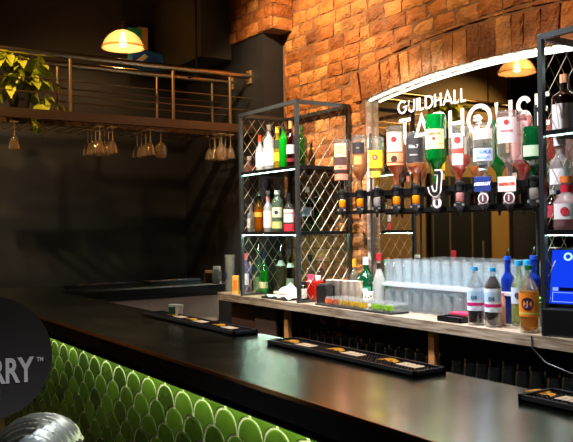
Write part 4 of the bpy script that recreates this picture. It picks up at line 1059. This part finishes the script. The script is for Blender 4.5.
for k_ in range(4):
    aa = k_*PI/2+PI/4; obj('leg', tube(B(), [(.06*math.cos(aa), .06*math.sin(aa), zs-.01), (.12*math.cos(aa), .12*math.sin(aa), .012)], .012, 10), BLACKM, t, True)
obj('foot_ring', tube(B(), [(.102*math.cos(2*PI*i/32), .102*math.sin(2*PI*i/32), .3) for i in range(33)], .008, 8), BLACKM, t, True)

# ------------------------------------------------------------------ unseen lamps above the bar, some added only to brighten parts
def spot(x, y, tx, ty, tz, power, col, size, label, blend=.6, rad=.04):
    t = thing('unseen_spotlight', label, 'spotlight', (x, y, CEIL))
    d_ = (Vector((tx, ty, tz))-Vector((x, y, CEIL-.1))).normalized()
    obj('mount', lathe(B(), [(0, 0), (.04, 0), (.04, -.02), (.012, -.025), (.012, -.06), (0, -.06)], 16), BLACK, t, True)
    bm = lathe(B(), [(.05, .05), (.055, .045), (.055, -.05), (.03, -.075), (0, -.08)], 20)
    mrot = d_.to_track_quat('Z', 'Y').to_matrix().to_4x4()
    for v in bm.verts: v.co = mrot @ v.co + Vector((0, 0, -.11))
    obj('can', bm, BLACK, t, True)
    ld = bpy.data.lights.new('spot', 'SPOT'); ld.energy = power; ld.color = lin(col)[:3]; ld.spot_size = R(size); ld.spot_blend = blend; ld.shadow_soft_size = rad
    lo = bpy.data.objects.new('lamp_beam', ld); COL.objects.link(lo); lo.parent = t; lo.location = Vector((0, 0, -.11))+d_*.09
    lo.rotation_euler = d_.to_track_quat('-Z', 'Y').to_euler()
spot(-4.3, 2.2, -4.6, 3.4, 2.5, 230, 'ffd3a0', 95, 'black ceiling spotlight washing the left of the brick wall')
spot(-2.9, 2.1, -2.9, 3.4, 2.6, 85, 'ffd3a0', 95, 'black ceiling spotlight washing the brick above the arch')
spot(-3.5, 2.3, -3.5, 3.25, 1.1, 760, 'f6f6ff', 60, 'added black spotlight brightening the back counter')  # added lamp, lifts the tumblers and spirit bottles
spot(-4.2, 1.9, -4.65, 3.1, 1.35, 480, 'fff4e6', 50, 'added black spotlight brightening the left shelf unit')  # extra lamp put in to brighten the shelf bottles
spot(-2.6, 2.2, -2.6, 3.1, 1.1, 420, 'f6f6ff', 65, 'added black spotlight brightening the till end of the counter')  # second added lamp for the counter goods
spot(-4.4, -.9, -6.5, .05, 1.7, 480, 'ffdca0', 72, 'added black spotlight brightening the tan wall panel')  # added to brighten the wall that the mirror reflects
spot(-4.2, .7, -5.5, 1.6, 2.4, 170, 'ffc880', 62, 'added black spotlight brightening the plant and the glass rack')  # added so leaves, rails and hanging glasses are not dark
spot(-3.0, .9, -2.6, 1.38, 1.05, 120, 'fff4e8', 70, 'black ceiling spotlight over the corner end of the bar top')
spot(-1.3, .9, -1.5, 1.38, 1.05, 120, 'fff4e8', 70, 'black ceiling spotlight over the near end of the bar top')
spot(-.8, -.2, -1.45, .30, 1.0, 520, 'f4f4ff', 34, 'added black spotlight brightening the round sign on the customers side', 1.0)  # added fill light for the sign lettering

w = bpy.data.worlds.new('World'); sc.world = w; w.use_nodes = True
w.node_tree.nodes['Background'].inputs[0].default_value = (.5, .55, .6, 1); w.node_tree.nodes['Background'].inputs[1].default_value = .05
sc.view_settings.view_transform = 'Standard'; sc.view_settings.look = 'None'; sc.view_settings.gamma = 1; sc.view_settings.use_curve_mapping = False
sc.view_settings.exposure = .0
try:
    sc.cycles.transparent_max_bounces = 32; sc.cycles.max_bounces = 8
except Exception: pass
